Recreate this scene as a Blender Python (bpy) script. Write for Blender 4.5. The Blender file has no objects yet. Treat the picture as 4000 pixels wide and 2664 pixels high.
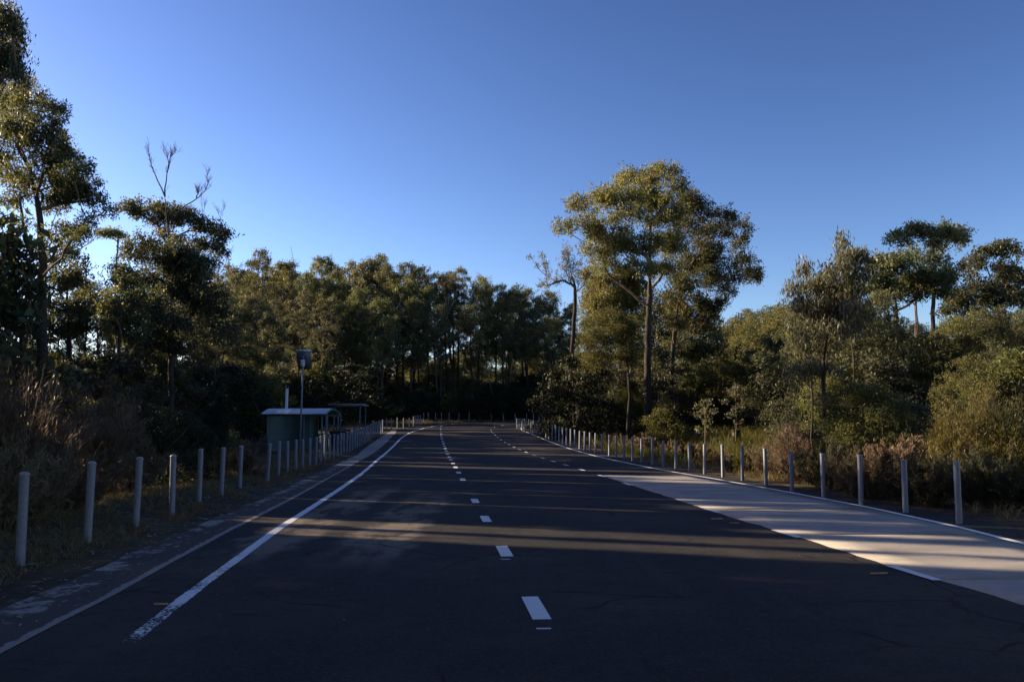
import bpy, math, random
import numpy as np
from mathutils import Vector, Matrix

# ------------------------------------------------------------------ camera, sky, sun, exposure
scene = bpy.context.scene
COL = scene.collection
FPX = 3264.0                      # focal length in pixels of the 4000 px wide photograph
CAMZ = 1.6
PITCH = math.atan((1695 - 1332) / FPX)
cam_d = bpy.data.cameras.new('camera')
cam_d.sensor_width = 36.0
cam_d.lens = FPX / 4000 * 36.0
cam_d.clip_start = 0.05
cam_d.clip_end = 3000
cam = bpy.data.objects.new('camera', cam_d)
COL.objects.link(cam)
cam.location = (0, 0, CAMZ)
cam.rotation_euler = (math.pi / 2 + PITCH, 0, 0)
scene.camera = cam

SUN_EL = math.radians(17.0)
SUN_PHI = math.radians(20.0)      # the sun stands a little ahead of straight left
SUN_DIR = Vector((-math.cos(SUN_PHI) * math.cos(SUN_EL), math.sin(SUN_PHI) * math.cos(SUN_EL), math.sin(SUN_EL)))
world = bpy.data.worlds.new('World')
scene.world = world
world.use_nodes = True
wn = world.node_tree
bg = wn.nodes['Background']
sky = wn.nodes.new('ShaderNodeTexSky')
sky.sky_type = 'NISHITA'
sky.sun_disc = False
sky.sun_elevation = SUN_EL
sky.sun_rotation = math.radians(-70.0)
sky.altitude = 50
sky.air_density = 1.0
sky.dust_density = 0.5
sky.ozone_density = 4.0
_g = wn.nodes.new('ShaderNodeGamma'); _g.inputs[1].default_value = 1.7      # even contrast and white balance over the whole sky
_t = wn.nodes.new('ShaderNodeMix'); _t.data_type = 'RGBA'; _t.blend_type = 'MULTIPLY'; _t.inputs[0].default_value = 1.0
_t.inputs[7].default_value = (.340, .220, .185, 1)
wn.links.new(sky.outputs[0], _g.inputs[0]); wn.links.new(_g.outputs[0], _t.inputs[6]); wn.links.new(_t.outputs[2], bg.inputs[0])
bg.inputs[1].default_value = 0.15
sun_d = bpy.data.lights.new('sun', 'SUN')
sun_d.energy = 5.0
sun_d.angle = math.radians(0.55)
sun_d.color = (1.0, 0.78, 0.52)
sun = bpy.data.objects.new('sun', sun_d)
COL.objects.link(sun)
sun.rotation_euler = SUN_DIR.to_track_quat('Z', 'Y').to_euler()
sun.location = (-40, 10, 30)
vs = scene.view_settings
vs.view_transform = 'Standard'
vs.look = 'None'
vs.exposure = 1.45
vs.gamma = 1.0
vs.use_curve_mapping = False
scene.render.engine = 'CYCLES'
cy = scene.cycles
cy.max_bounces = 5
cy.diffuse_bounces = 3
cy.glossy_bounces = 2
cy.transmission_bounces = 3
cy.transparent_max_bounces = 8
cy.use_denoising = True
cy.sample_clamp_indirect = 6.0
cy.caustics_reflective = False
cy.caustics_refractive = False

# ------------------------------------------------------------------ helpers: pixels to places
CT, ST = math.cos(PITCH), math.sin(PITCH)

def ray(px, py):
    u = (px - 2000) / FPX
    v = (1332 - py) / FPX
    return np.array([u, CT - ST * v, ST + CT * v])

PY = np.array([-60, 10, 15, 20, 30, 44, 58, 72, 81, 92, 99, 112, 130, 200, 600.])
PZ = np.array([0, 0, 0, .07, .19, .5, 1.05, 1.65, 1.97, 2.3, 2.75, 3.3, 3.8, 5.0, 8.0])
_yy = np.arange(-60, 600.01, 0.5)
_zz = np.interp(_yy, PY, PZ)
_k = np.exp(-0.5 * (np.arange(-16, 17) / 6.0) ** 2); _k /= _k.sum()
_zs = np.convolve(np.pad(_zz, 16, mode='edge'), _k, mode='valid')

def prof(y):
    return np.interp(y, _yy, _zs)

def gpt(px, py):
    """the place on the road profile seen at a pixel"""
    d = ray(px, py)
    lo, hi = 1.0, 400.0
    f = lambda Y: CAMZ + d[2] / d[1] * Y - float(prof(Y))
    for _ in range(60):
        m = .5 * (lo + hi)
        if f(m) > 0: lo = m
        else: hi = m
    Y = .5 * (lo + hi)
    return np.array([d[0] / d[1] * Y, Y, float(prof(Y))])

def at(px, py, Y):
    d = ray(px, py)
    return np.array([d[0] / d[1] * Y, Y, CAMZ + d[2] / d[1] * Y])

S = 4000 / 2354.0
def A(x, y): return (x * S, y * S)                        # full view
def B(x, y): return (900 + x / 2.6133, 1250 + y / 2.6133)
def C3(x, y): return (1700 + x / 2.6133, 1300 + y / 2.6133)
def D(x, y): return (x / 1.6264, 1700 + y / 1.6264)
def E(x, y): return (2600 + x / 1.6821, 1750 + y / 1.6821)
def H5(x, y): return (2000 + x / 1.3636, 550 + y / 1.3636)
def K(x, y): return (x / 1.96, 600 + y / 1.96)            # left trees view
def R6(x, y): return (3000 + x / 1.96, 800 + y / 1.96)    # right trees view
def Q4(x, y): return (2500 + x / 2.6138, 1300 + y / 2.6138)

# ------------------------------------------------------------------ helpers: meshes and objects
def mesh_np(name, V, F, mats, smooth=False, uv=None):
    """V (n,3); F list of (m,k) int arrays (k = 3 or 4)"""
    me = bpy.data.meshes.new(name)
    V = np.asarray(V, np.float32)
    F = [np.asarray(f, np.int32) for f in F if len(f)]
    me.vertices.add(len(V)); me.vertices.foreach_set('co', V.ravel())
    nl = sum(f.size for f in F); npoly = sum(len(f) for f in F)
    me.loops.add(nl); me.polygons.add(npoly)
    li = np.concatenate([f.ravel() for f in F])
    me.loops.foreach_set('vertex_index', li)
    st, o = [], 0
    for f in F:
        st.append(o + np.arange(len(f)) * f.shape[1]); o += f.size
    me.polygons.foreach_set('loop_start', np.concatenate(st).astype(np.int32))
    if smooth:
        me.polygons.foreach_set('use_smooth', np.ones(npoly, bool))
    if uv is not None:
        l = me.uv_layers.new(name='UVMap')
        l.data.foreach_set('uv', np.asarray(uv, np.float32)[li].ravel())
    me.update(calc_edges=True)
    for m in (mats if isinstance(mats, (list, tuple)) else [mats]):
        me.materials.append(m)
    return me

def link(name, data, parent=None, loc=None, rot=None, scale=None):
    o = bpy.data.objects.new(name, data)
    COL.objects.link(o)
    if parent is not None: o.parent = parent
    if loc is not None: o.location = loc
    if rot is not None: o.rotation_euler = rot
    if scale is not None: o.scale = scale
    return o

def tag(o, label=None, cat=None, group=None, kind=None):
    if label: o['label'] = label
    if cat: o['category'] = cat
    if group: o['group'] = group
    if kind: o['kind'] = kind
    return o

class MB:
    """collects simple solids into one mesh"""
    def __init__(s): s.V, s.Q, s.T, s.n = [], [], [], 0
    def add(s, V, Q=None, T=None):
        V = np.asarray(V, float)
        if Q is not None and len(Q): s.Q.append(np.asarray(Q) + s.n)
        if T is not None and len(T): s.T.append(np.asarray(T) + s.n)
        s.V.append(V); s.n += len(V)
    def box(s, c, size, rot=None):
        h = np.array(size) / 2.0
        P = np.array([[x, y, z] for x in (-1, 1) for y in (-1, 1) for z in (-1, 1)]) * h
        if rot is not None:
            P = P @ np.array(rot.to_3x3()).T
        s.add(P + np.array(c), [[0, 1, 3, 2], [4, 6, 7, 5], [0, 4, 5, 1], [2, 3, 7, 6], [0, 2, 6, 4], [1, 5, 7, 3]])
        return s
    def tube(s, P, R, n=8, cap=True):
        V, Q, T = tube_arrays(np.asarray(P, float), np.asarray(R, float), n, cap)
        s.add(V, Q, T); return s
    def lathe(s, prof_, n=14, c=(0, 0, 0)):
        a = np.arange(n) * 2 * math.pi / n
        V = np.concatenate([np.stack([r * np.cos(a), r * np.sin(a), np.full(n, z)], 1) for r, z in prof_]) + np.array(c)
        Q = []
        for i in range(len(prof_) - 1):
            for j in range(n):
                k = (j + 1) % n
                Q.append([i * n + j, i * n + k, (i + 1) * n + k, (i + 1) * n + j])
        s.add(V, Q); return s
    def mesh(s, name, mat, smooth=False):
        F = []
        if s.Q: F.append(np.concatenate(s.Q))
        if s.T: F.append(np.concatenate(s.T))
        return mesh_np(name, np.concatenate(s.V), F, mat, smooth)

def tube_arrays(P, R, n, cap=False):
    m = len(P)
    T = np.gradient(P, axis=0)
    T /= np.linalg.norm(T, axis=1)[:, None] + 1e-9
    ref = np.array([1., 0, 0]) if abs(T[0, 0]) < .8 else np.array([0, 1., 0])
    U = ref - (T @ ref)[:, None] * T
    U /= np.linalg.norm(U, axis=1)[:, None] + 1e-9
    W = np.cross(T, U)
    a = np.arange(n) * 2 * math.pi / n
    V = P[:, None, :] + R[:, None, None] * (np.cos(a)[None, :, None] * U[:, None, :] + np.sin(a)[None, :, None] * W[:, None, :])
    V = V.reshape(-1, 3)
    i = np.arange(m - 1)[:, None] * n
    j = np.arange(n)[None, :]
    k = (j + 1) % n
    Q = np.stack([i + j, i + k, i + n + k, i + n + j], -1).reshape(-1, 4)
    Tt = None
    if cap:
        V = np.concatenate([V, P[:1], P[-1:]])
        b, t = m * n, m * n + 1
        jj = np.arange(n); kk = (jj + 1) % n
        Tt = np.concatenate([np.stack([np.full(n, b), kk, jj], 1), np.stack([np.full(n, t), (m - 1) * n + jj, (m - 1) * n + kk], 1)])
    return V, Q, Tt

# ------------------------------------------------------------------ materials
def mat_new(name):
    m = bpy.data.materials.new(name); m.use_nodes = True
    nt = m.node_tree
    return m, nt, nt.nodes['Principled BSDF'], nt.nodes['Material Output']

def nd(nt, t, **kw):
    n = nt.nodes.new(t)
    for k, v in kw.items():
        if k.startswith('i_'):
            key = k[2:]
            n.inputs[int(key) if key.isdigit() else key].default_value = v
        else: setattr(n, k, v)
    return n

def noise(nt, scale, detail=4, rough=.55, vec=None, coord='Object', stretch=None):
    t = nd(nt, 'ShaderNodeTexCoord')
    src = t.outputs[coord]
    if stretch:
        mp = nd(nt, 'ShaderNodeMapping'); mp.inputs['Scale'].default_value = stretch
        nt.links.new(src, mp.inputs[0]); src = mp.outputs[0]
    n = nd(nt, 'ShaderNodeTexNoise')
    n.inputs['Scale'].default_value = scale
    n.inputs['Detail'].default_value = detail
    n.inputs['Roughness'].default_value = rough
    nt.links.new(src, n.inputs['Vector'])
    return n.outputs['Fac']

def ramp(nt, fac, *stops):
    r = nd(nt, 'ShaderNodeValToRGB')
    e = r.color_ramp.elements
    while len(e) < len(stops): e.new(.5)
    for i, (p, c) in enumerate(stops):
        e[i].position = p
        e[i].color = (c[0], c[1], c[2], 1) if hasattr(c, '__len__') else (c, c, c, 1)
    nt.links.new(fac, r.inputs[0])
    return r.outputs[0]

def mix(nt, fac, a, b, mode='MIX'):
    n = nd(nt, 'ShaderNodeMix', data_type='RGBA', blend_type=mode)
    for sock, v in ((n.inputs[0], fac), (n.inputs[6], a), (n.inputs[7], b)):
        if hasattr(v, 'is_output'): nt.links.new(v, sock)
        elif hasattr(v, '__len__'): sock.default_value = (v[0], v[1], v[2], 1)
        else: sock.default_value = v
    return n.outputs[2]

def math_(nt, op, a, b=None, c=None, clamp=False):
    n = nd(nt, 'ShaderNodeMath', operation=op, use_clamp=clamp)
    for i, v in enumerate((a, b, c)):
        if v is None: continue
        if hasattr(v, 'is_output'): nt.links.new(v, n.inputs[i])
        else: n.inputs[i].default_value = v
    return n.outputs[0]

def sstep(nt, v, a, b):
    n = nd(nt, 'ShaderNodeMapRange', interpolation_type='SMOOTHSTEP')
    n.inputs[1].default_value = a; n.inputs[2].default_value = b
    nt.links.new(v, n.inputs[0])
    return n.outputs[0]

def bump(nt, bsdf, h, strength, dist=.01):
    b = nd(nt, 'ShaderNodeBump'); b.inputs['Strength'].default_value = strength; b.inputs['Distance'].default_value = dist
    nt.links.new(h, b.inputs['Height']); nt.links.new(b.outputs[0], bsdf.inputs['Normal'])

def leaf_mat(name, c1, c2, c3=None, tr=.3, rough=.5, tcol=(1.35, 1.25, .75), spec=.35):
    m, nt, bs, out = mat_new(name)
    g = nd(nt, 'ShaderNodeNewGeometry')
    rnd = g.outputs['Random Per Island']
    cl = noise(nt, .55, 2)
    f = math_(nt, 'ADD', math_(nt, 'MULTIPLY', rnd, .6), math_(nt, 'MULTIPLY', cl, .45))
    stops = [(.2, c1), (.75, c2)] + ([(.97, c3)] if c3 else [])
    col = ramp(nt, f, *stops)
    oi = nd(nt, 'ShaderNodeObjectInfo')
    hv = nd(nt, 'ShaderNodeHueSaturation')
    nt.links.new(col, hv.inputs['Color'])
    nt.links.new(math_(nt, 'ADD', math_(nt, 'MULTIPLY', oi.outputs['Random'], .05), .475), hv.inputs['Hue'])
    nt.links.new(math_(nt, 'ADD', math_(nt, 'MULTIPLY', oi.outputs['Random'], .55), .75), hv.inputs['Value'])
    col = hv.outputs[0]
    nt.links.new(col, bs.inputs['Base Color'])
    bs.inputs['Roughness'].default_value = rough
    bs.inputs['Specular IOR Level'].default_value = spec
    t = nd(nt, 'ShaderNodeBsdfTranslucent')
    nt.links.new(mix(nt, 1.0, col, tcol, 'MULTIPLY'), t.inputs[0])
    ms = nd(nt, 'ShaderNodeMixShader'); ms.inputs[0].default_value = tr
    nt.links.new(bs.outputs[0], ms.inputs[1]); nt.links.new(t.outputs[0], ms.inputs[2])
    nt.links.new(ms.outputs[0], out.inputs[0])
    return m

def bark_mat(name, c1, c2, sc=6.0, stretch=(1, 1, .18), bs_=.5):
    m, nt, bs, out = mat_new(name)
    n1 = noise(nt, sc, 6, .6, stretch=stretch)
    n2 = noise(nt, sc * .3, 2)
    f = math_(nt, 'ADD', math_(nt, 'MULTIPLY', n1, .6), math_(nt, 'MULTIPLY', n2, .4))
    nt.links.new(ramp(nt, f, (.35, c1), (.65, c2)), bs.inputs['Base Color'])
    bs.inputs['Roughness'].default_value = .9
    bs.inputs['Specular IOR Level'].default_value = .15
    bump(nt, bs, n1, bs_, .04)
    return m

def plain_mat(name, c, rough=.6, metal=0., var=.15, sc=8., spec=.4, bmp=0):
    m, nt, bs, out = mat_new(name)
    n = noise(nt, sc, 5, .6)
    lo = tuple(v * (1 - var) for v in c); hi = tuple(v * (1 + var) for v in c)
    nt.links.new(ramp(nt, n, (.35, lo), (.65, hi)), bs.inputs['Base Color'])
    bs.inputs['Roughness'].default_value = rough
    bs.inputs['Metallic'].default_value = metal
    bs.inputs['Specular IOR Level'].default_value = spec
    if bmp: bump(nt, bs, n, bmp, .01)
    return m

M = {}
M['gum'] = leaf_mat('gum_leaf', (.040, .049, .026), (.112, .126, .062), (.28, .255, .145), tr=.48, spec=.25)
M['gum_olive'] = leaf_mat('gum_leaf_olive', (.058, .064, .028), (.165, .165, .070), (.36, .31, .145), tr=.5, spec=.25)
M['gum_dark'] = leaf_mat('gum_leaf_dark', (.028, .035, .023), (.080, .086, .052), (.20, .18, .11), tr=.42, spec=.2)
M['gum_grey'] = leaf_mat('gum_leaf_grey', (.060, .072, .050), (.175, .182, .125), (.36, .32, .22), tr=.45, rough=.45, spec=.35)
M['wattle'] = leaf_mat('wattle_leaf', (.040, .050, .016), (.120, .125, .042), (.22, .20, .075), tr=.45, spec=.2)
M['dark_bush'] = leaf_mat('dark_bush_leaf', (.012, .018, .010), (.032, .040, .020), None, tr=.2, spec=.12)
M['gold'] = leaf_mat('gold_leaf', (.05, .05, .018), (.16, .125, .042), (.30, .215, .075), tr=.35, spec=.2)
M['brown'] = leaf_mat('brown_leaf', (.082, .069, .045), (.185, .152, .096), (.33, .27, .17), tr=.3, tcol=(1.2, 1.05, .85), spec=.15)
M['straw'] = leaf_mat('straw_leaf', (.12, .098, .062), (.29, .235, .15), (.44, .36, .24), tr=.3, tcol=(1.2, 1.05, .8), spec=.2)
M['grass'] = leaf_mat('grass_blade', (.065, .055, .027), (.20, .155, .075), (.36, .275, .14), tr=.3, spec=.2)
M['grass_green'] = leaf_mat('green_grass_blade', (.04, .058, .014), (.125, .13, .032), (.27, .21, .075), tr=.35, spec=.2)
M['bark'] = bark_mat('gum_bark', (.022, .018, .014), (.068, .053, .041))
M['limb'] = bark_mat('gum_limb_bark', (.10, .075, .05), (.27, .19, .125), sc=4, bs_=.2)
M['limb_far'] = bark_mat('gum_limb_bark_grey', (.08, .065, .048), (.24, .185, .13), sc=4, bs_=.2)
M['deadwood'] = bark_mat('dead_wood', (.06, .05, .042), (.15, .125, .105), sc=5, bs_=.3)
M['twig'] = bark_mat('shrub_twig', (.08, .06, .045), (.17, .13, .095), sc=8, bs_=.2)

def asphalt():
    m, nt, bs, out = mat_new('asphalt')
    tc = nd(nt, 'ShaderNodeTexCoord')
    sep = nd(nt, 'ShaderNodeSeparateXYZ'); nt.links.new(tc.outputs['Object'], sep.inputs[0])
    x, y = sep.outputs[0], sep.outputs[1]
    fine = noise(nt, 90, 4, .7)
    mid = noise(nt, 4.5, 4, .6)
    big = noise(nt, .35, 4, .6)
    base = ramp(nt, fine, (.32, (.010, .010, .011)), (.55, (.026, .0255, .026)), (.72, (.085, .08, .075)))
    base = mix(nt, math_(nt, 'MULTIPLY', sstep(nt, noise(nt, 24, 4, .75), .50, .66), .6), base, (.070, .066, .060))
    base = mix(nt, math_(nt, 'MULTIPLY', sstep(nt, noise(nt, 9, 5, .75), .56, .72), .5), base, (.055, .05, .045))
    base = mix(nt, math_(nt, 'MULTIPLY', sstep(nt, noise(nt, .9, 5, .7, stretch=(1.5, .16, 1)), .50, .66), .45), base, (.050, .046, .042))
    base = mix(nt, math_(nt, 'MULTIPLY', sstep(nt, big, .42, .66), .6), base, (.062, .052, .043))
    base = mix(nt, math_(nt, 'MULTIPLY', sstep(nt, mid, .48, .7), .45), base, (.012, .012, .013))
    # dust dragged along the wheel tracks of the near lane
    streak = noise(nt, 1.0, 6, .7, stretch=(1.6, .5, 1))
    wob = math_(nt, 'MULTIPLY', math_(nt, 'SUBTRACT', noise(nt, 1.2, 4), .5), .9)
    def track(x0, w, y0, y1, f0):
        xx = math_(nt, 'ABSOLUTE', math_(nt, 'SUBTRACT', math_(nt, 'ADD', x, wob), x0))
        a = math_(nt, 'SUBTRACT', 1.0, sstep(nt, xx, w * .55, w))
        b = math_(nt, 'MULTIPLY', sstep(nt, y, y0 - f0, y0 + f0), math_(nt, 'SUBTRACT', 1.0, sstep(nt, y, y1 - 3, y1 + 3)))
        return math_(nt, 'MULTIPLY', a, b)
    t = math_(nt, 'MAXIMUM', track(-3.6, .62, 11.0, 23, 1.4), track(-2.0, .68, 11.0, 20.5, 1.2))
    t = math_(nt, 'MULTIPLY', t, sstep(nt, streak, .38, .58))
    base = mix(nt, math_(nt, 'MULTIPLY', t, .8), base, mix(nt, fine, (.11, .09, .072), (.30, .245, .19)))
    # fine wandering cracks
    tcw = nd(nt, 'ShaderNodeTexCoord'); mpw = nd(nt, 'ShaderNodeMapping')
    nz = nd(nt, 'ShaderNodeTexNoise'); nz.inputs['Scale'].default_value = 1.6; nz.inputs['Detail'].default_value = 5
    nt.links.new(tcw.outputs['Object'], nz.inputs['Vector'])
    va = nd(nt, 'ShaderNodeVectorMath', operation='MULTIPLY_ADD'); va.inputs[1].default_value = (.55, .55, 0)
    nt.links.new(nz.outputs['Color'], va.inputs[0]); nt.links.new(tcw.outputs['Object'], va.inputs[2])
    vo = nd(nt, 'ShaderNodeTexVoronoi', feature='DISTANCE_TO_EDGE'); vo.inputs['Scale'].default_value = .42
    nt.links.new(va.outputs[0], vo.inputs['Vector'])
    crack = math_(nt, 'MULTIPLY', math_(nt, 'SUBTRACT', 1.0, sstep(nt, vo.outputs['Distance'], .003, .010)), sstep(nt, noise(nt, .33, 3), .50, .56))
    base = mix(nt, math_(nt, 'MULTIPLY', crack, .8), base, (.006, .006, .006))
    nt.links.new(base, bs.inputs['Base Color'])
    bs.inputs['Roughness'].default_value = .9
    bs.inputs['Specular IOR Level'].default_value = .15
    h = math_(nt, 'ADD', math_(nt, 'MULTIPLY', fine, 1.0), math_(nt, 'MULTIPLY', noise(nt, 30, 3), .8))
    bump(nt, bs, h, .6, .012)
    return m
M['asphalt'] = asphalt()

def paint(name, wear=.5, sc=26):
    m, nt, bs, out = mat_new(name)
    n = noise(nt, sc, 6, .7)
    n2 = noise(nt, 1.1, 3, .6)
    tc = nd(nt, 'ShaderNodeTexCoord'); sep = nd(nt, 'ShaderNodeSeparateXYZ'); nt.links.new(tc.outputs['UV'], sep.inputs[0])
    edge = math_(nt, 'ABSOLUTE', math_(nt, 'SUBTRACT', sep.outputs[0], .5))       # 0 in the middle, .5 at the edge
    f = math_(nt, 'ADD', math_(nt, 'MULTIPLY', n, .7), math_(nt, 'MULTIPLY', n2, .5))
    f = math_(nt, 'ADD', f, math_(nt, 'MULTIPLY', sep.outputs[1], 1.0))           # v of the uv: extra wear
    f = math_(nt, 'ADD', f, math_(nt, 'MULTIPLY', sstep(nt, edge, .36, .5), .16))
    gone = sstep(nt, f, wear, wear + .05)
    fn = noise(nt, 80, 3)
    nt.links.new(ramp(nt, fn, (.3, (.58, .58, .57)), (.7, (.8, .79, .77))), bs.inputs['Base Color'])
    bs.inputs['Roughness'].default_value = .7
    tr = nd(nt, 'ShaderNodeBsdfTransparent')
    ms = nd(nt, 'ShaderNodeMixShader')
    nt.links.new(gone, ms.inputs[0]); nt.links.new(bs.outputs[0], ms.inputs[1]); nt.links.new(tr.outputs[0], ms.inputs[2])
    nt.links.new(ms.outputs[0], out.inputs[0])
    return m
M['paint'] = paint('line_paint', .84, 34)
M['paint_dash'] = paint('dash_paint', .90, 30)

def concrete(name, c, var=.12):
    m, nt, bs, out = mat_new(name)
    a = noise(nt, 1.2, 5, .6); b = noise(nt, 60, 4, .65); s = noise(nt, 9, 6, .75)
    col = ramp(nt, a, (.35, tuple(v * (1 - var) for v in c)), (.65, tuple(v * (1 + var) for v in c)))
    col = mix(nt, math_(nt, 'MULTIPLY', sstep(nt, b, .45, .75), .25), col, tuple(v * .6 for v in c))
    col = mix(nt, math_(nt, 'MULTIPLY', sstep(nt, s, .60, .68), .55), col, (.07, .06, .05))
    col = mix(nt, math_(nt, 'MULTIPLY', sstep(nt, noise(nt, 22, 4, .7), .62, .70), .5), col, (.09, .078, .066))
    col = mix(nt, math_(nt, 'MULTIPLY', sstep(nt, noise(nt, .7, 5, .7, stretch=(.5, 1.6, 1)), .44, .66), .6), col, tuple(v * .52 for v in c))
    nt.links.new(col, bs.inputs['Base Color'])
    bs.inputs['Roughness'].default_value = .85
    bs.inputs['Specular IOR Level'].default_value = .25
    bump(nt, bs, b, .35, .006)
    return m
M['slab'] = concrete('concrete_slab', (.335, .312, .278))
M['pad'] = concrete('concrete_pad', (.30, .28, .25))

def gutter_mat():
    m, nt, bs, out = mat_new('gutter_concrete')
    tc = nd(nt, 'ShaderNodeTexCoord'); sep = nd(nt, 'ShaderNodeSeparateXYZ'); nt.links.new(tc.outputs['UV'], sep.inputs[0])
    sp = nd(nt, 'ShaderNodeSeparateXYZ'); nt.links.new(tc.outputs['Object'], sp.inputs[0])
    u = math_(nt, 'ADD', sep.outputs[0], math_(nt, 'MULTIPLY', math_(nt, 'SUBTRACT', noise(nt, 1.6, 6, .7), .5), .75))
    lip = math_(nt, 'SUBTRACT', 1.0, sstep(nt, math_(nt, 'ADD', sep.outputs[0], math_(nt, 'MULTIPLY', math_(nt, 'SUBTRACT', noise(nt, 5, 6, .7), .5), .22)), .09, .12))
    back = math_(nt, 'MULTIPLY', sstep(nt, u, .52, .60), math_(nt, 'SUBTRACT', 1.0, sstep(nt, u, .93, 1.0)))
    back = math_(nt, 'MULTIPLY', back, sstep(nt, noise(nt, .8, 6, .75), .49, .55))
    clean = math_(nt, 'MULTIPLY', sstep(nt, sp.outputs[1], 33, 36), math_(nt, 'SUBTRACT', 1.0, sstep(nt, u, 1.05, 1.1)))
    con = math_(nt, 'MAXIMUM', math_(nt, 'MAXIMUM', lip, back), clean)
    fine = noise(nt, 45, 4, .7)
    cc = mix(nt, fine, (.15, .135, .115), (.36, .325, .28))
    dirt = mix(nt, fine, (.012, .009, .007), (.055, .042, .031))
    nt.links.new(mix(nt, con, dirt, cc), bs.inputs['Base Color'])
    bs.inputs['Roughness'].default_value = .9
    bump(nt, bs, math_(nt, 'ADD', fine, math_(nt, 'MULTIPLY', con, .8)), .5, .012)
    return m
M['gutter'] = gutter_mat()

def ground_mat():
    m, nt, bs, out = mat_new('verge_soil')
    fine = noise(nt, 22, 6, .75); big = noise(nt, .5, 5, .65); mid = noise(nt, 3, 5, .65)
    dirt = mix(nt, fine, (.018, .014, .011), (.085, .066, .05))
    dry = mix(nt, fine, (.05, .042, .02), (.15, .115, .06))
    f = math_(nt, 'ADD', math_(nt, 'MULTIPLY', big, .6), math_(nt, 'MULTIPLY', mid, .4))
    col = mix(nt, sstep(nt, f, .44, .56), dirt, dry)
    nt.links.new(col, bs.inputs['Base Color'])
    bs.inputs['Roughness'].default_value = .95
    bs.inputs['Specular IOR Level'].default_value = .1
    bump(nt, bs, math_(nt, 'ADD', fine, mid), .8, .05)
    return m
M['ground'] = ground_mat()
M['galv'] = plain_mat('galvanised_steel', (.20, .225, .265), rough=.6, metal=.3, var=.14, sc=30)
M['galv_cap'] = plain_mat('galvanised_cap', (.28, .29, .30), rough=.55, metal=.3, var=.12, sc=20)
M['green'] = plain_mat('green_cladding', (.085, .135, .12), rough=.5, var=.15, sc=3)
M['green_post'] = plain_mat('green_post', (.10, .15, .14), rough=.5, var=.1)
M['roof'] = plain_mat('zinc_roof', (.42, .45, .48), rough=.4, metal=.4, var=.1, sc=2)
M['rooflight'] = plain_mat('rooflight_sheet', (.62, .65, .68), rough=.5, var=.05)
M['white'] = plain_mat('white_paint', (.62, .62, .60), rough=.5, var=.1)
M['panel'] = plain_mat('solar_panel_back', (.10, .105, .12), rough=.4, var=.1)
M['black'] = plain_mat('black_plastic', (.012, .012, .013), rough=.5)
M['bin'] = plain_mat('green_bin', (.015, .045, .03), rough=.45)
M['bark_strip'] = plain_mat('fallen_bark', (.42, .27, .14), rough=.8, var=.3, sc=30)
M['stump'] = plain_mat('stump_wood', (.32, .25, .18), rough=.9, var=.35, sc=18, bmp=.5)
M['litter'] = leaf_mat('leaf_litter', (.10, .075, .05), (.30, .235, .165), (.52, .45, .36), tr=.05)

# ------------------------------------------------------------------ the road: measured edges on the ground
def line(pts): return np.array([gpt(*p) for p in pts])
left_lip = line([D(-420, 1600), D(0, 1385), D(340, 1205), D(700, 1025), D(1080, 812), D(1450, 612), D(1900, 382), D(2110, 262), B(1230, 1490), B(1330, 1430), B(1500, 1330), B(1600, 1240), B(1690, 1148), B(1800, 1112)])
gut_out = line([D(-420, 1290), D(0, 1110), D(400, 925), D(700, 790), D(1000, 655), D(1380, 490), D(1690, 372), D(1830, 310), D(2110, 200), B(1190, 1420), B(1400, 1290), B(1560, 1178), B(1640, 1135), B(1760, 1105)])
left_line = line([A(150, 1600), A(280, 1490), A(450, 1355), A(640, 1215), A(780, 1125), A(830, 1090), A(870, 1055), A(905, 1025), A(921, 1008), A(940, 996), A(975, 984), A(1008, 977), A(1040, 974.5), A(1080, 973)])
right_line = line([A(2620, 1318), A(2354, 1252), A(2200, 1212), A(2000, 1168), A(1800, 1130), A(1640, 1101), A(1500, 1077), A(1400, 1056), A(1300, 1029), A(1245, 1008), A(1200, 990), A(1180, 981.5), A(1175, 977)])
slab_edge = line([A(1385, 1093.5), E(0, 315), E(220, 388), E(500, 476), E(690, 530), E(900, 595), E(1150, 670), E(1440, 770), E(1850, 885), E(2100, 955), E(2355, 1035), E(2900, 1190)])

def xof(poly):
    o = np.argsort(poly[:, 1]); p = poly[o]
    return lambda y: np.interp(y, p[:, 1], p[:, 0])
# road border as (y -> x): left = gutter lip, then it swings round to the right along the far row
L = [(-40, left_lip[0, 0] + .0)] + [(p[1], p[0]) for p in left_lip[:-1]]
L = [q for q in L if q[0] < 80] + [(84, -11.6), (90, -11.4), (96, -10.6), (101, -8.6), (104.5, -5.5), (107, -1.0), (108.6, 5), (109.6, 14), (110.2, 40)]
L.sort()
R = [(-40, 12.0)] + [(p[1], p[0] + .95) for p in right_line]
R = [q for q in R if q[0] < 92] + [(93, 1.3), (96, 1.6), (98, 3.0), (99.5, 6), (100.3, 12), (100.8, 20), (101, 40), (110.2, 40.1)]
R.sort()
Ly, Lx = np.array(L).T; Ry, Rx = np.array(R).T
def xl(y): return np.interp(y, Ly, Lx)
def xr(y): return np.interp(y, Ry, Rx)

# road polygon for the distance field
_ys = np.concatenate([np.arange(-40, 96, 2.), np.arange(96, 110.3, .5)])
poly = np.concatenate([np.stack([xl(_ys), _ys], 1), np.stack([xr(_ys), _ys], 1)[::-1]])

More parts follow.
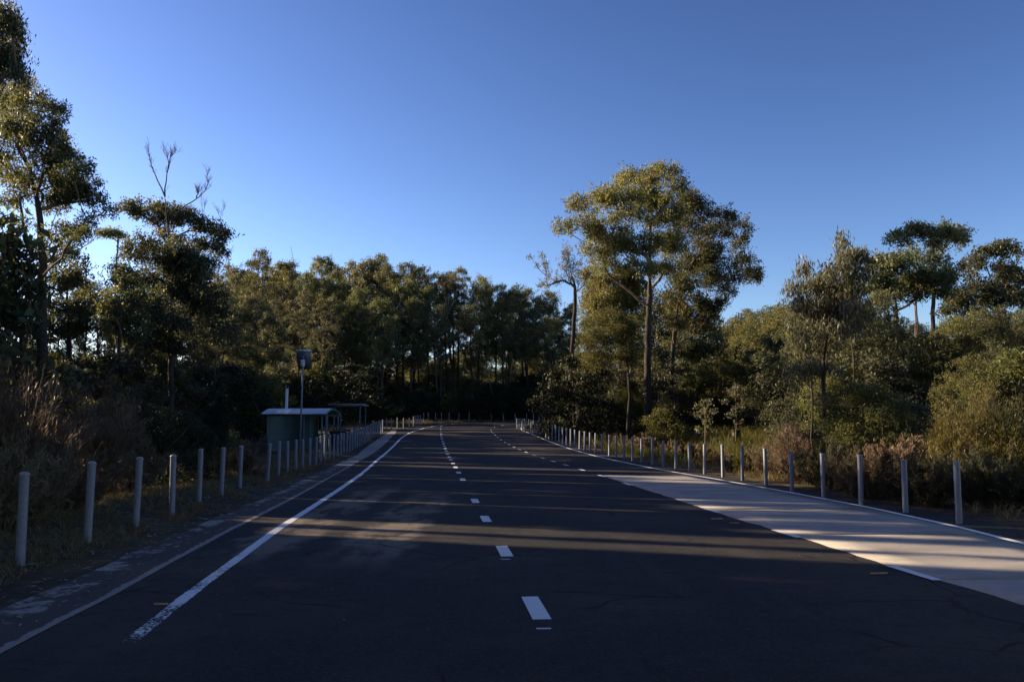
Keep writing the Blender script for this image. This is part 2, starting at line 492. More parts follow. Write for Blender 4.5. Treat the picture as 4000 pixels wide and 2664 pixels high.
def road_dist(P):
    """signed distance to the road area, and which side of it (left < 0)"""
    P = np.asarray(P, float)
    a = poly; b = np.roll(poly, -1, 0)
    d2 = np.full(len(P), 1e9); inside = np.zeros(len(P), bool)
    for (ax, ay), (bx, by) in zip(a, b):
        ex, ey = bx - ax, by - ay
        l2 = ex * ex + ey * ey + 1e-12
        t = np.clip(((P[:, 0] - ax) * ex + (P[:, 1] - ay) * ey) / l2, 0, 1)
        dx = P[:, 0] - ax - t * ex; dy = P[:, 1] - ay - t * ey
        d2 = np.minimum(d2, dx * dx + dy * dy)
        c = ((ay > P[:, 1]) != (by > P[:, 1]))
        if by != ay:
            c &= P[:, 0] < (bx - ax) * (P[:, 1] - ay) / (by - ay) + ax
            inside ^= c
    d = np.sqrt(d2)
    return np.where(inside, -d, d)

def sm(t):
    t = np.clip(t, 0, 1); return t * t * (3 - 2 * t)

def ground_z(x, y):
    x = np.atleast_1d(np.asarray(x, float)); y = np.atleast_1d(np.asarray(y, float))
    d = road_dist(np.stack([x, y], 1))
    z = prof(y).copy()
    cx = .5 * (xl(np.clip(y, -40, 96)) + xr(np.clip(y, -40, 96)))
    left = (x < cx) | (y > 104)
    dd = np.maximum(d, 0)
    zl = .16 * np.exp(-((dd - 2.6) / 1.1) ** 2) - .45 * sm((dd - 3.4) / 4) + .5 * sm((dd - 12) / 30)
    zl = np.where(y > 45, zl * np.clip(1 - (y - 45) / 10, 0, 1), zl)
    zr = -.75 * sm((dd - 1.0) / 4) + .65 * sm((dd - 9) / 16) + 1.2 * sm((dd - 30) / 60)
    zr += 1.2 * sm((dd - 4.5) / 6) * sm((y - 34) / 10) * (1 - sm((y - 75) / 15))
    w = .05 * np.sin(x * 1.3 + 2 * np.sin(y * .7)) * np.cos(y * 1.1 + x * .3) + .03 * np.sin(x * 3.1 + y * 2.3) + .10 * np.sin(x * .31 + 1.7) * np.sin(y * .27)
    z += np.where(left, zl, zr) + w * sm((dd - .6) / 2.0)
    z = np.where(d < .35, prof(y) - .035, z) if False else z - .03 * (1 - sm(dd / .3))
    return z

def gz(x, y): return float(ground_z(x, y)[0])

def ghit(px, py):
    d = ray(px, py); Y = np.arange(6, 90, .1)
    X = d[0] / d[1] * Y; Z = CAMZ + d[2] / d[1] * Y
    k = np.nonzero(Z < ground_z(X, Y))[0]
    j = k[0] if len(k) else len(Y) - 1
    return np.array([X[j], Y[j], gz(X[j], Y[j])])

# ground sheet
gx = np.concatenate([-np.geomspace(900, 60, 20)[:-1], np.arange(-60, -20, 1.0), np.arange(-20, 22, .45), np.arange(22, 60, 1.0), np.geomspace(60, 900, 20)])
gy = np.concatenate([[-300, -120, -60, -40], np.arange(-25, 3, 2.), np.arange(3, 40, .45), np.arange(40, 130, 1.2), np.geomspace(130, 1500, 26)])
GX, GY = np.meshgrid(gx, gy)
GZ = ground_z(GX.ravel(), GY.ravel())
nx, ny = len(gx), len(gy)
idx = np.arange(nx * ny).reshape(ny, nx)
Fq = np.stack([idx[:-1, :-1], idx[:-1, 1:], idx[1:, 1:], idx[1:, :-1]], -1).reshape(-1, 4)
ground = link('ground', mesh_np('ground', np.stack([GX.ravel(), GY.ravel(), GZ], 1), [Fq], M['ground'], True))
tag(ground, 'dark bare soil and dry turf verges beside the road', kind='structure')

# road surface
ry_ = np.concatenate([np.arange(-40, 96, .8), np.arange(96, 110.21, .25)])
tt = np.linspace(0, 1, 25)
RX = xl(ry_)[:, None] * (1 - tt) + xr(ry_)[:, None] * tt
# ragged right-hand seal edge
RX[:, -1] += np.where(ry_ < 92, .08 * np.sin(ry_ * 2.1) + .06 * np.sin(ry_ * 5.3 + 1), 0)
RYY = np.repeat(ry_[:, None], 25, 1)
V = np.stack([RX.ravel(), RYY.ravel(), prof(RYY.ravel()) + .004], 1)
idx = np.arange(len(V)).reshape(len(ry_), 25)
Fq = np.stack([idx[:-1, :-1], idx[:-1, 1:], idx[1:, 1:], idx[1:, :-1]], -1).reshape(-1, 4)
road = link('road', mesh_np('road', V, [Fq], M['asphalt'], True))
tag(road, 'dark asphalt road sweeping away between two rows of bollards', kind='structure')

def resample(P, step):
    P = np.asarray(P, float)
    s = np.concatenate([[0], np.cumsum(np.linalg.norm(np.diff(P[:, :2], axis=0), axis=1))])
    # smooth spline through the points
    n = max(2, int(s[-1] / step) + 1)
    q = np.linspace(0, s[-1], n)
    X = np.stack([np.interp(q, s, P[:, i]) for i in range(2)], 1)
    if n > 9:
        k = np.array([1, 2, 3, 2, 1.]) / 9
        for _ in range(3):
            Y = np.stack([np.convolve(np.pad(X[:, i], 2, mode='edge'), k, mode='valid') for i in range(2)], 1)
            Y[:2] = X[:2]; Y[-2:] = X[-2:]; X = Y
    return X, q

def strip(name, P, width, dz, mat, parent, step=.5, wear=None, off=0.0):
    X, q = resample(P, step)
    T = np.gradient(X, axis=0); T /= np.linalg.norm(T, axis=1)[:, None] + 1e-9
    N = np.stack([-T[:, 1], T[:, 0]], 1)
    cols = np.array([-.5, -.17, .17, .5]) * width + off
    V = X[:, None, :] + N[:, None, :] * cols[None, :, None]
    V = V.reshape(-1, 2)
    V = np.concatenate([V, (prof(V[:, 1]) + dz)[:, None]], 1)
    n = len(X)
    idx = np.arange(n * 4).reshape(n, 4)
    F = np.stack([idx[:-1, :-1], idx[:-1, 1:], idx[1:, 1:], idx[1:, :-1]], -1).reshape(-1, 4)
    w = np.zeros(n) if wear is None else np.array([wear(p) for p in X])
    uv = np.stack([np.tile([0, .33, .67, 1], n), np.repeat(w, 4)], 1)
    return link(name, mesh_np(name, V, [F], mat, False, uv), parent)

def wl(p):                                     # the near left line is scrubbed away by tyres
    y = p[1]
    return .10 + .20 * float(np.clip((14.5 - y) / 8.5, 0, 1)) + .35 * float(np.clip((6.6 - y) / 1.2, 0, 1))
strip('edge_line', left_line, .15, .008, M['paint'], road, .3, wl)
far_l = np.concatenate([left_line[-3:], np.array([[1.5, 107.0, 0], [8, 108.4, 0], [30, 109.2, 0]])])
strip('edge_line', far_l[2:], .14, .008, M['paint'], road, .5)
rl2 = np.concatenate([right_line, np.array([[.9, 97.8, 0], [2.4, 98.9, 0], [5.5, 100.2, 0], [12, 101, 0]])])
rl2 = rl2[(rl2[:, 1] < 92) | (np.arange(len(rl2)) >= len(right_line))]
strip('edge_line', rl2, .13, .020, M['paint'], road, .3, lambda p: .12 if p[1] < 22 else 0)

def dash(P, ang, length, width, dz, wear=0.):
    c, s = math.cos(ang), math.sin(ang)
    a = np.linspace(-.5, .5, 7) * length
    V = []
    for t in a:
        for u in (-.5, -.17, .17, .5):
            V.append([P[0] + c * t - s * u * width, P[1] + s * t + c * u * width])
    V = np.array(V); V = np.concatenate([V, (prof(V[:, 1]) + dz)[:, None]], 1)
    idx = np.arange(28).reshape(7, 4)
    F = np.stack([idx[:-1, :-1], idx[:-1, 1:], idx[1:, 1:], idx[1:, :-1]], -1).reshape(-1, 4)
    uv = np.stack([np.tile([0, .33, .67, 1], 7), np.full(28, wear)], 1)
    link('lane_dash', mesh_np('lane_dash', V, [F], M['paint_dash'], False, uv), road)

dash1 = line([A(1231, 1397), A(1159, 1267), A(1116.5, 1193), A(1092, 1151.5)] + [C3(*p) for p in ((322, 1567), (281, 1497), (238, 1427), (207, 1373), (182, 1333), (160, 1295), (143, 1266), (126, 1237), (113, 1206), (104, 1182), (94, 1157), (86, 1132), (77, 1110), (69, 1080), (63, 1058), (61, 1038), (59, 1020), (58, 1003), (57, 985), (56, 970), (60, 955), (70, 942))])
dash1 = np.delete(dash1, 4, 0)
dash2 = line([E(1630, 826), E(795, 566), E(297, 410)] + [C3(*p) for p in ((1960, 1546), (1700, 1464), (1495, 1400), (1335, 1352), (1205, 1314), (1100, 1281), (1015, 1251), (930, 1221), (865, 1194), (805, 1168), (757, 1143), (711, 1118), (672, 1094), (638, 1068), (612, 1046), (590, 1025), (575, 1008), (568, 993), (570, 978), (605, 963), (685, 946))])
for Dn, wd, ln in ((dash1, .165, 1.02), (dash2, .13, 1.0)):
    for i, p in enumerate(Dn):
        a, b = Dn[max(i - 1, 0)], Dn[min(i + 1, len(Dn) - 1)]
        dash(p, math.atan2(b[1] - a[1], b[0] - a[0]), ln if p[1] < 60 else 1.25, wd, .016 if Dn is dash2 else .008)
# ghost of the older nearest dash, and thin reference ticks beyond dashes
for (px, py) in (A(1250, 1446), A(1162, 1286)):
    p = gpt(px, py); dash(p, 0.05, .12, .045, .008, .06)

# concrete bay of cast slabs along the right-hand edge
se = xof(slab_edge); rle = xof(right_line)
sy0, sy1 = float(slab_edge[-1, 1]), float(slab_edge[0, 1])
bay = tag(link('concrete_bay', None, None, (0, 0, 0)), 'pale concrete parking bay of long slabs at the right road edge', kind='structure')
far_tip = gpt(*A(1600, 1097))
joints = [gpt(*E(1850, 884))[1] + .15, gpt(*E(900, 572))[1], ]
# joints run straight across the bay
edges_y = [-2.0, 3.4, float(joints[0]), float(joints[1]), 17.6, 22.0, sy1]
for k in range(len(edges_y) - 1):
    a, b = edges_y[k] + .014, edges_y[k + 1] - .014
    ys = np.linspace(a, b, max(3, int((b - a) / .4)))
    if k == len(edges_y) - 2: ys = np.linspace(a, b, 18)
    xa, xb = se(ys), rle(ys) + .02
    if a < sy0:
        sl = (slab_edge[-2, 0] - slab_edge[-1, 0]) / (slab_edge[-2, 1] - slab_edge[-1, 1])
        xa = np.where(ys < sy0, slab_edge[-1, 0] + (ys - sy0) * sl, xa)
    xa = xa + .02 * np.sin(ys * 7.7) + .015 * np.sin(ys * 17)
    xb = xb + .04 * np.sin(ys * 4.1) + .03 * np.sin(ys * 11)
    tq = np.linspace(0, 1, 6)
    X = xa[:, None] * (1 - tq) + xb[:, None] * tq
    Yg = np.repeat(ys[:, None], 6, 1)
    top = np.stack([X.ravel(), Yg.ravel(), prof(Yg.ravel()) + .012], 1)
    n = len(ys); idx = np.arange(n * 6).reshape(n, 6)
    F = np.stack([idx[:-1, :-1], idx[:-1, 1:], idx[1:, 1:], idx[1:, :-1]], -1).reshape(-1, 4)
    bot = top.copy(); bot[:, 2] -= .05
    m = n * 6
    rim = np.concatenate([idx[0, :], idx[1:, -1], idx[-1, -2::-1], idx[-2:0:-1, 0]])
    r2 = np.roll(rim, -1)
    F2 = np.stack([rim, rim + m, r2 + m, r2], 1)
    link('slab', mesh_np('slab', np.concatenate([top, bot]), [F, F2], M['slab']), bay)

# worn concrete gutter along the left-hand edge
nG = 160
gyv = np.concatenate([np.linspace(2.5, 40, 100), np.linspace(40.5, 82, 60)])
lipx = xl(gyv); outx = np.minimum(xof(gut_out)(gyv), lipx - .45)
tq = np.linspace(0, 1, 8)
X = (lipx + .02)[:, None] * (1 - tq) + outx[:, None] * tq
Yg = np.repeat(gyv[:, None], 8, 1)
dip = -.03 * np.sin(np.pi * np.clip(tq, 0, 1))
Zg = prof(Yg) + .010 + dip[None, :] * 0
V = np.stack([X.ravel(), Yg.ravel(), Zg.ravel()], 1)
idx = np.arange(len(V)).reshape(nG, 8)
F = np.stack([idx[:-1, :-1], idx[1:, :-1], idx[1:, 1:], idx[:-1, 1:]], -1).reshape(-1, 4)
uv = np.stack([np.tile(tq, nG), np.repeat(gyv, 8)], 1)
tag(link('kerb', mesh_np('kerb', V, [F], M['gutter'], True, uv)), 'worn flush concrete gutter strip half covered with dirt', kind='structure')

# ------------------------------------------------------------------ bollards
W_ORD = ['first', 'second', 'third', 'fourth', 'fifth', 'sixth', 'seventh', 'eighth', 'ninth', 'tenth', 'eleventh', 'twelfth', 'thirteenth', 'fourteenth', 'fifteenth', 'sixteenth', 'seventeenth', 'eighteenth', 'nineteenth']
TENS = {2: ('twentieth', 'twenty'), 3: ('thirtieth', 'thirty'), 4: ('fortieth', 'forty'), 5: ('fiftieth', 'fifty'), 6: ('sixtieth', 'sixty')}
def ordinal(n):
    if n < 20: return W_ORD[n - 1]
    t, u = divmod(n, 10)
    return TENS[t][0] if u == 0 else TENS[t][1] + '-' + W_ORD[u - 1]
BR = .055
post_me = MB().lathe([(BR, -.3), (BR, 1.085)], 18).mesh('post', M['galv'], True)
cap_me = MB().lathe([(BR + .001, 1.075), (BR + .006, 1.078), (BR + .006, 1.094), (BR * .85, 1.110), (BR * .45, 1.121), (.001, 1.124)], 18).mesh('cap', M['galv_cap'], True)
capf_me = MB().lathe([(BR + .001, 1.080), (BR + .004, 1.082), (BR + .004, 1.099), (BR * .9, 1.104), (.001, 1.106)], 18).mesh('cap', M['galv_cap'], True)
def bollard(p, lean, label, group, flat=False, h=1.0):
    o = link('bollard', None, None, p)
    o.rotation_euler = (lean[1], lean[0], random.uniform(0, 6))
    o.rotation_euler = Matrix.Rotation(lean[0], 3, 'Y').to_euler() if False else (lean[1], lean[0], 0)
    o.scale = (1, 1, h)
    tag(o, label, 'bollard', group)
    link('post', post_me, o); link('cap', capf_me if flat else cap_me, o)
    return o
random.seed(5)
leftB = [(D(125, 857), D(157, 263)), (D(553, 713), D(585, 200)), (D(860, 605), D(887, 168)), (D(1090, 530), D(1103, 140)), (D(1262, 450), D(1275, 115)), (D(1405, 403), D(1418, 102)), (D(1522, 357), D(1534, 88)), (D(1698, 303), D(1716, 65)), (D(1768, 270), D(1775, 53)), (D(1824, 243), D(1828, 45)), (D(1880, 233), D(1882, 38)), (D(1923, 215), D(1925, 33)), (D(1967, 206), D(1970, 28))]
for (x, y) in ((871, 1490), (922, 1462), (965, 1440), (1008, 1430), (1052, 1420), (1090, 1410), (1124, 1398), (1155, 1378), (1185, 1365), (1215, 1352), (1243, 1335), (1270, 1316), (1293, 1305), (1316, 1290), (1338, 1277), (1360, 1263), (1381, 1250), (1402, 1238), (1422, 1227), (1441, 1216), (1459, 1206), (1476, 1196), (1493, 1187), (1509, 1178), (1525, 1169), (1541, 1160), (1556, 1151), (1593, 1126), (1643, 1117), (1705, 1110), (1768, 1105), (1827, 1100), (1870, 1086), (1887, 1078), (1905, 1070), (1922, 1063), (1940, 1058), (1972, 1047)):
    leftB.append((B(x, y), None))
for i, (b, t) in enumerate(leftB):
    p = gpt(*b)
    if i in (7,): pass
    lean = 0.0; h = random.uniform(.97, 1.03)
    if t is not None:
        q = at(t[0], t[1], p[1]); h = float(np.clip((q[2] - p[2]) / 1.115, .93, 1.1)); lean = float(np.clip(math.atan2(q[0] - p[0], q[2] - p[2]), -.05, .05))
    else: lean = random.uniform(-.012, .012)
    p[2] = gz(p[0], p[1])
    lab = 'galvanised steel bollard nearest the camera on the left verge' if i == 0 else 'galvanised steel bollard, %s from the near end of the left-hand row' % ordinal(i + 1)
    bollard(p, (lean, random.uniform(-.012, .012)), lab, 'bollards along the left verge', False, h)
rightB = [A(2205, 1204), A(2082, 1178), A(1980, 1160), A(1894, 1144), A(1821, 1129), A(1761, 1117), A(1707, 1105), A(1662, 1097), A(1620, 1090), A(1585.5, 1084), A(1553.5, 1077.5)]
rightB += [C3(x, y) for (x, y) in ((2328, 1365), (2217, 1345), (2108, 1320), (2014, 1307), (1928, 1287), (1848, 1272), (1777, 1255), (1704, 1242), (1638, 1228), (1581, 1213), (1526, 1200), (1475, 1186), (1428, 1168), (1384, 1158), (1342, 1146), (1302, 1130), (1266, 1117), (1230, 1103), (1196, 1093), (1162, 1081), (1132, 1068), (1100, 1060), (1076, 1047), (1049, 1036), (1024, 1028), (1002, 1020), (980, 1011), (957, 1003), (932, 996), (910, 990), (888, 985), (866, 980), (848, 976), (833, 974))]
for i, b in enumerate(rightB):
    p = gpt(*b); p[2] = gz(p[0], p[1])
    lab = 'galvanised steel bollard nearest the camera beside the concrete bay' if i == 0 else 'galvanised steel bollard, %s from the near end of the right-hand row' % ordinal(i + 1)
    bollard(p, (random.uniform(.0, .025), random.uniform(-.012, .012)), lab, 'bollards along the right verge', True, random.uniform(.97, 1.04))
farB = [(C3(x, y)) for x, y in ((-70, 905), (3, 903), (64, 903), (143, 903), (243, 902), (347, 902), (457, 900), (573, 902), (694, 902), (818, 903), (935, 905), (1003, 907), (1058, 908), (1092, 908))]
for i, b in enumerate(farB):
    p = gpt(*b); p[1] = min(p[1], 113.5); q = at(b[0], b[1], p[1]); p[0] = q[0]; p[2] = gz(p[0], p[1])
    bollard(p, (random.uniform(-.01, .01), 0), 'thin grey bollard on the outside of the far bend, %s from its left end' % ordinal(i + 1), 'bollards around the far bend', True, random.uniform(.97, 1.03))

# ------------------------------------------------------------------ plants: generators
TAN_EL = math.tan(SUN_EL)
# gaps cut in the belt, left gums and shrubs to lay sun stripes on the ground: (offset across the light, half width, from x, to x)
SLITS = [(9.8, .07, 1, 9), (11.9, .46, -4.5, 14), (13.15, .52, -5.5, 14), (14.6, .28, 3.2, 15), (16.5, .14, 5, 15), (17.2, .13, -6, 3), (20, .10, -6, 9), (24.5, .12, -5, 8),
         (28.2, .2, 0, 12), (31, .6, -8, 10), (33.4, .5, -8, 10), (37.4, .8, -9, 9), (42, .5, -9, 8), (50.9, 1.3, 12, 26), (47, .9, 9, 22), (28.5, .9, 7.2, 14), (33, 1.2, 6.5, 15), (13.6, .8, -10.6, -7.4), (15.6, .8, -10.8, -7.4), (17.8, .9, -11.2, -7.8), (20.0, .9, -11.4, -8.0), (23, 1.0, -11.5, -8.2), (27, 1.2, -12, -8.5)]
def slit_mask(P):
    """true where a leaf would close one of those gaps"""
    c, n = math.cos(SUN_PHI), math.sin(SUN_PHI)
    s = P[:, 1] * c + P[:, 0] * n
    hx = P[:, 0] + (P[:, 2] - .1) / TAN_EL * c
    m = np.zeros(len(P), bool)
    for k, w, x0, x1 in SLITS: m |= (np.abs(s - k) < w) & (hx > x0) & (hx < x1)
    return m

def rot_rand(rng, n):
    v = rng.normal(size=(n, 3)); return v / (np.linalg.norm(v, axis=1)[:, None] + 1e-9)

def leaves(rng, P, Ln, Wd, down=.8, dirs=None, spread=1.0):
    """lance-shaped leaves at P: (n,4) vertices -> V, F"""
    n = len(P)
    if dirs is None:
        d = rot_rand(rng, n) * spread; d[:, 2] -= down
    else:
        d = dirs + rot_rand(rng, n) * spread
    d /= np.linalg.norm(d, axis=1)[:, None] + 1e-9
    s = np.cross(d, rot_rand(rng, n)); s /= np.linalg.norm(s, axis=1)[:, None] + 1e-9
    L = Ln * rng.uniform(.6, 1.3, n)[:, None]; W = Wd * rng.uniform(.7, 1.3, n)[:, None]
    a = P - d * L * .5; tip = P + d * L * .5; mid = P - d * L * .08
    V = np.stack([a, mid + s * W * .5, tip, mid - s * W * .5], 1).reshape(-1, 3)
    F = np.arange(4 * n).reshape(-1, 4)
    return V, F

def clump_points(rng, clumps, dens, hollow=.5, spr=.2):
    """leaves hang in short sprays, the sprays gather in tufts on the upper shell of each clump"""
    out = []
    for (x, y, z, rx, ry, rz) in clumps:
        n = int(.72 * dens * (rx * rz + rx * ry) * .5) + 30
        k = max(9, int(11 + 6 * rx))
        t = rot_rand(rng, k); t[:, 2] = np.abs(t[:, 2]) * 1.05 - .28
        t *= rng.uniform(hollow, 1.0, k)[:, None]
        m = max(6, n // 9)
        q = t[rng.integers(0, k, m)] + rng.normal(size=(m, 3)) * np.array([.21, .21, .19])
        c = np.array([x, y, z]) + q * np.array([rx, ry, rz])
        p = np.repeat(c, 9, 0)
        w = rng.normal(size=(len(p), 3)) * np.array([.55, .55, .3]) * spr
        w[:, 2] -= rng.uniform(0, 1.7, len(p)) * spr
        out.append(p + w)
    return np.concatenate(out)

def infill(rng, clumps, f=.6, sh=.75):
    """more, smaller clumps between neighbouring ones so that a crown closes up unevenly"""
    C = np.array(clumps); out = list(clumps)
    for _ in range(int(len(C) * f)):
        i = rng.integers(len(C)); d = np.linalg.norm(C[:, :3] - C[i, :3], axis=1); o = np.argsort(d)[1:4]
        j = o[rng.integers(len(o))]; t = rng.uniform(.3, .7)
        c = C[i] * (1 - t) + C[j] * t
        c[:3] += rng.normal(size=3) * .25 * c[3]; c[3:] *= sh * rng.uniform(.7, 1.1)
        out.append(tuple(c))
    return out

def skeleton(rng, trunk, clumps, rbase, rtip=.012, twigs=5, wob=.05, droop=0.0):
    """trunk: path points; returns chains of (points, radii, is_trunk)"""
    trunk = np.asarray(trunk, float)
    s = np.concatenate([[0], np.cumsum(np.linalg.norm(np.diff(trunk, axis=0), axis=1))])
    nT = max(6, int(s[-1] / .6))
    q = np.linspace(0, s[-1], nT)
    T = np.stack([np.interp(q, s, trunk[:, i]) for i in range(3)], 1)
    if len(T) > 6:
        k = np.array([1, 2, 1.]) / 4
        for _ in range(2):
            T[1:-1] = (T[:-2] + 2 * T[1:-1] + T[2:]) / 4
    T[1:, :2] += rng.normal(size=(nT - 1, 2)) * wob * .6
    pos = [p for p in T]; par = [-1] + list(range(nT - 1)); istr = [True] * nT
    H = T[-1, 2]
    order = sorted(range(len(clumps)), key=lambda i: math.hypot(clumps[i][0] - np.interp(clumps[i][2], T[:, 2], T[:, 0]), clumps[i][1] - np.interp(clumps[i][2], T[:, 2], T[:, 1])))
    for ci in order:
        x, y, z, rx, ry, rz = clumps[ci]
        tgt = np.array([x, y, z - rz * .35])
        Pn = np.array(pos)
        dv = tgt - Pn; hd = np.hypot(dv[:, 0], dv[:, 1]); d = np.linalg.norm(dv, axis=1)
        cost = d + 3.0 * np.maximum(0, .55 * hd - dv[:, 2]) + 20 * (Pn[:, 2] < .28 * H)
        a = int(np.argmin(cost)); p0 = Pn[a]
        L = d[a]
        m = max(3, int(L / .55))
        ctrl = p0 + (tgt - p0) * np.array([.55, .55, .42]) + np.array([0, 0, -.02 * L])
        prev = a
        for j in range(1, m + 1):
            t = j / m
            p = (1 - t) ** 2 * p0 + 2 * t * (1 - t) * ctrl + t * t * tgt
            if j < m: p = p + rng.normal(size=3) * wob * min(1, L * .4)
            pos.append(p); par.append(prev); istr.append(False); prev = len(pos) - 1
        for _ in range(twigs):
            v = rot_rand(rng, 1)[0]; v[2] = abs(v[2]) * .9 - .1
            e = np.array([x, y, z]) + v * np.array([rx, ry, rz]) * rng.uniform(.6, .95)
            mid_ = (np.array(pos[prev]) + e) / 2 + rng.normal(size=3) * .12 * rx
            pos.append(mid_); par.append(prev); istr.append(False)
            pos.append(e); par.append(len(pos) - 2); istr.append(False)
    n = len(pos)
    ch = [[] for _ in range(n)]
    for i in range(1, n): ch[par[i]].append(i)
    r = np.zeros(n); ex = 2.4
    for i in range(n - 1, -1, -1):
        r[i] = rtip if not ch[i] else sum(r[c] ** ex for c in ch[i]) ** (1 / ex)
    # children always come after parents, so the pass above is complete; scale to the wanted base
    k = math.log(rbase / rtip) / math.log(max(r[0] / rtip, 1.01))
    r = rtip * (r / rtip) ** k
    P = np.array(pos)
    r[nT:] *= .72
    r[:nT] *= (1 - .5 * np.clip(P[:nT, 2] / H, 0, 1)) * (1 + .3 * np.exp(-np.maximum(P[:nT, 2], 0) / .4))
    chains = []
    stack = [(0, -1)]
    while stack:
        st_, pr = stack.pop()
        c = [pr, st_] if pr >= 0 else [st_]
        cur = st_; tr = istr[st_]
        while ch[cur]:
            nxt = max(ch[cur], key=lambda j: (istr[j], r[j]))
            for j in ch[cur]:
                if j != nxt: stack.append((j, cur))
            c.append(nxt); cur = nxt
        rr = r[c].copy()
        if pr >= 0: rr[0] = rr[1]
        chains.append((P[c], rr, tr))
    return chains

def chains_mesh(name, chains, mat, min_r=0.0):
    V, Q, n = [], [], 0
    for P, rr, _ in chains:
        k = 9 if rr.max() > .1 else (6 if rr.max() > .04 else 4)
        v, q, _t = tube_arrays(P, rr, k)
        V.append(v); Q.append(q + n); n += len(v)
    return mesh_np(name, np.concatenate(V), [np.concatenate(Q)], mat, True)

def tree_meshes(seed, clumps, trunk, rbase, leafL, leafW, dens, lmat, bark='bark', limb='limb', twigs=5, rtip=.012, down=.8, wob=.05, world=None, spread=1.0):
    rng = np.random.default_rng(seed)
    ch = skeleton(rng, trunk, clumps, rbase, rtip, twigs, wob)
    tr = [c for c in ch if c[2]]; lb = [c for c in ch if not c[2]]
    out = {'trunk': chains_mesh('trunk', tr, M[bark])}
    if lb: out['limbs'] = chains_mesh('limbs', lb, M[limb])
    P = clump_points(rng, clumps, dens, spr=leafL)
    if world is not None:
        P = P[~slit_mask(P + np.asarray(world))]
    if dens > 0:
        V, F = leaves(rng, P, leafL, leafW, down, spread=spread)
        out['crown'] = mesh_np('crown', V, [F], M[lmat])
    return out

def place(name, meshes, loc, label, cat='tree', group=None, rot=0., scale=(1, 1, 1)):
    o = link(name, None, None, loc, (0, 0, rot), scale)
    tag(o, label, cat, group)
    for k, me in meshes.items(): link(k, me, o)
    return o

def gum_clumps(rng, H, cr, cb, n, flat=.8, size=.34, lean=(0, 0)):
    out = []
    for i in range(n):
        t = (i + rng.uniform(0, 1)) / n
        z = H * (cb + (1 - cb) * t ** .85)
        e = cr * (math.sin(math.pi * (.18 + .75 * t)) ** .8)
        a = i * 2.399 + rng.uniform(-.5, .5)
        rad = e * math.sqrt(rng.uniform(.08, 1))
        s = cr * size * rng.uniform(.7, 1.25) * (1.05 - .3 * t)
        out.append((rad * math.cos(a) + lean[0] * t, rad * math.sin(a) + lean[1] * t, z - s * flat, s, s * rng.uniform(.8, 1.1), s * flat * rng.uniform(.85, 1.2)))
    return out

def px_clumps(base, items, Y, conv, depth, seed, fl=1.0):
    """crown clumps read off the photograph, each given its own depth"""
    rng = np.random.default_rng(seed)
    out = []
    for it in items:
        X, Yp, rx, rz = it[:4]
        dy = it[4] if len(it) > 4 else rng.uniform(-1, 1) * depth
        k = FPX / conv_scale[conv]
        p = at(*conv(X, Yp), Y + dy)
        r1 = rx / conv_scale[conv] * (Y + dy) / FPX; r2 = rz / conv_scale[conv] * (Y + dy) / FPX
        out.append((p[0] - base[0], p[1] - base[1], p[2] - base[2] - r2 * .15, r1 * 1.1, r1 * 1.1, r2 * 1.5 * fl))
    return infill(rng, out, .8, .8)
conv_scale = {H5: 1.3636, K: 1.96, R6: 1.96, A: 1 / S}

# ------------------------------------------------------------------ the tall gum standing over the right-hand verge, and its neighbours
hero = [(800, 165, 95, 55), (650, 195, 115, 60), (560, 280, 125, 70), (370, 340, 85, 60), (290, 445, 60, 50), (400, 430, 85, 60), (700, 300, 110, 60), (860, 240, 85, 60), (820, 330, 80, 50), (640, 390, 125, 55), (800, 425, 110, 55), (520, 470, 105, 60), (700, 520, 100, 50), (860, 560, 90, 60), (470, 560, 95, 60), (580, 565, 100, 50), (680, 660, 90, 45), (800, 680, 90, 50), (500, 650, 90, 55)]
base = at(*H5(718, 1470), 62); base[2] = gz(base[0], base[1])
tr = [at(*H5(718, 1470), 62), at(*H5(722, 1200), 62), at(*H5(730, 900), 62), at(*H5(735, 720), 62), at(*H5(735, 520), 62.3), at(*H5(738, 400), 62.6), at(*H5(760, 250), 62.5)]
tr[0][2] = base[2] - .3
place('gum_tree', tree_meshes(11, px_clumps(base, hero, 62, H5, 3.2, 1), [t - base for t in tr], .30, .25, .075, 1200, 'gum_olive', twigs=6, rtip=.014), base,
      'tall spreading gum tree standing highest above the right-hand bollards')
heroB = [(960, 820, 70, 40), (1080, 860, 60, 35), (860, 830, 80, 45), (860, 960, 70, 45), (980, 990, 70, 45), (1020, 660, 80, 50), (940, 300, 75, 60), (980, 370, 85, 60), (1100, 405, 95, 60), (1195, 465, 80, 60), (1050, 480, 95, 50), (930, 450, 90, 50), (1000, 570, 85, 50), (940, 660, 95, 50), (1090, 620, 85, 50), (1230, 645, 85, 50), (1275, 715, 50, 50), (1150, 715, 95, 50), (1030, 740, 85, 50), (900, 745, 80, 45), (1140, 790, 60, 40), (1000, 900, 95, 40), (1060, 950, 55, 35), (870, 900, 70, 40)]
base = at(*H5(845, 1470), 72); base[2] = gz(base[0], base[1])
tr = [at(*H5(845, 1470), 72), at(*H5(852, 1160), 72), at(*H5(872, 980), 72), at(*H5(893, 800), 72), at(*H5(905, 640), 72.5), at(*H5(950, 520), 73)]
tr[0][2] = base[2] - .3
place('gum_tree', tree_meshes(12, px_clumps(base, heroB, 72, H5, 3.0, 2), [t - base for t in tr], .26, .26, .08, 1050, 'gum', twigs=6, rtip=.014), base,
      'gum tree with a leaning trunk just right of the tallest gum')
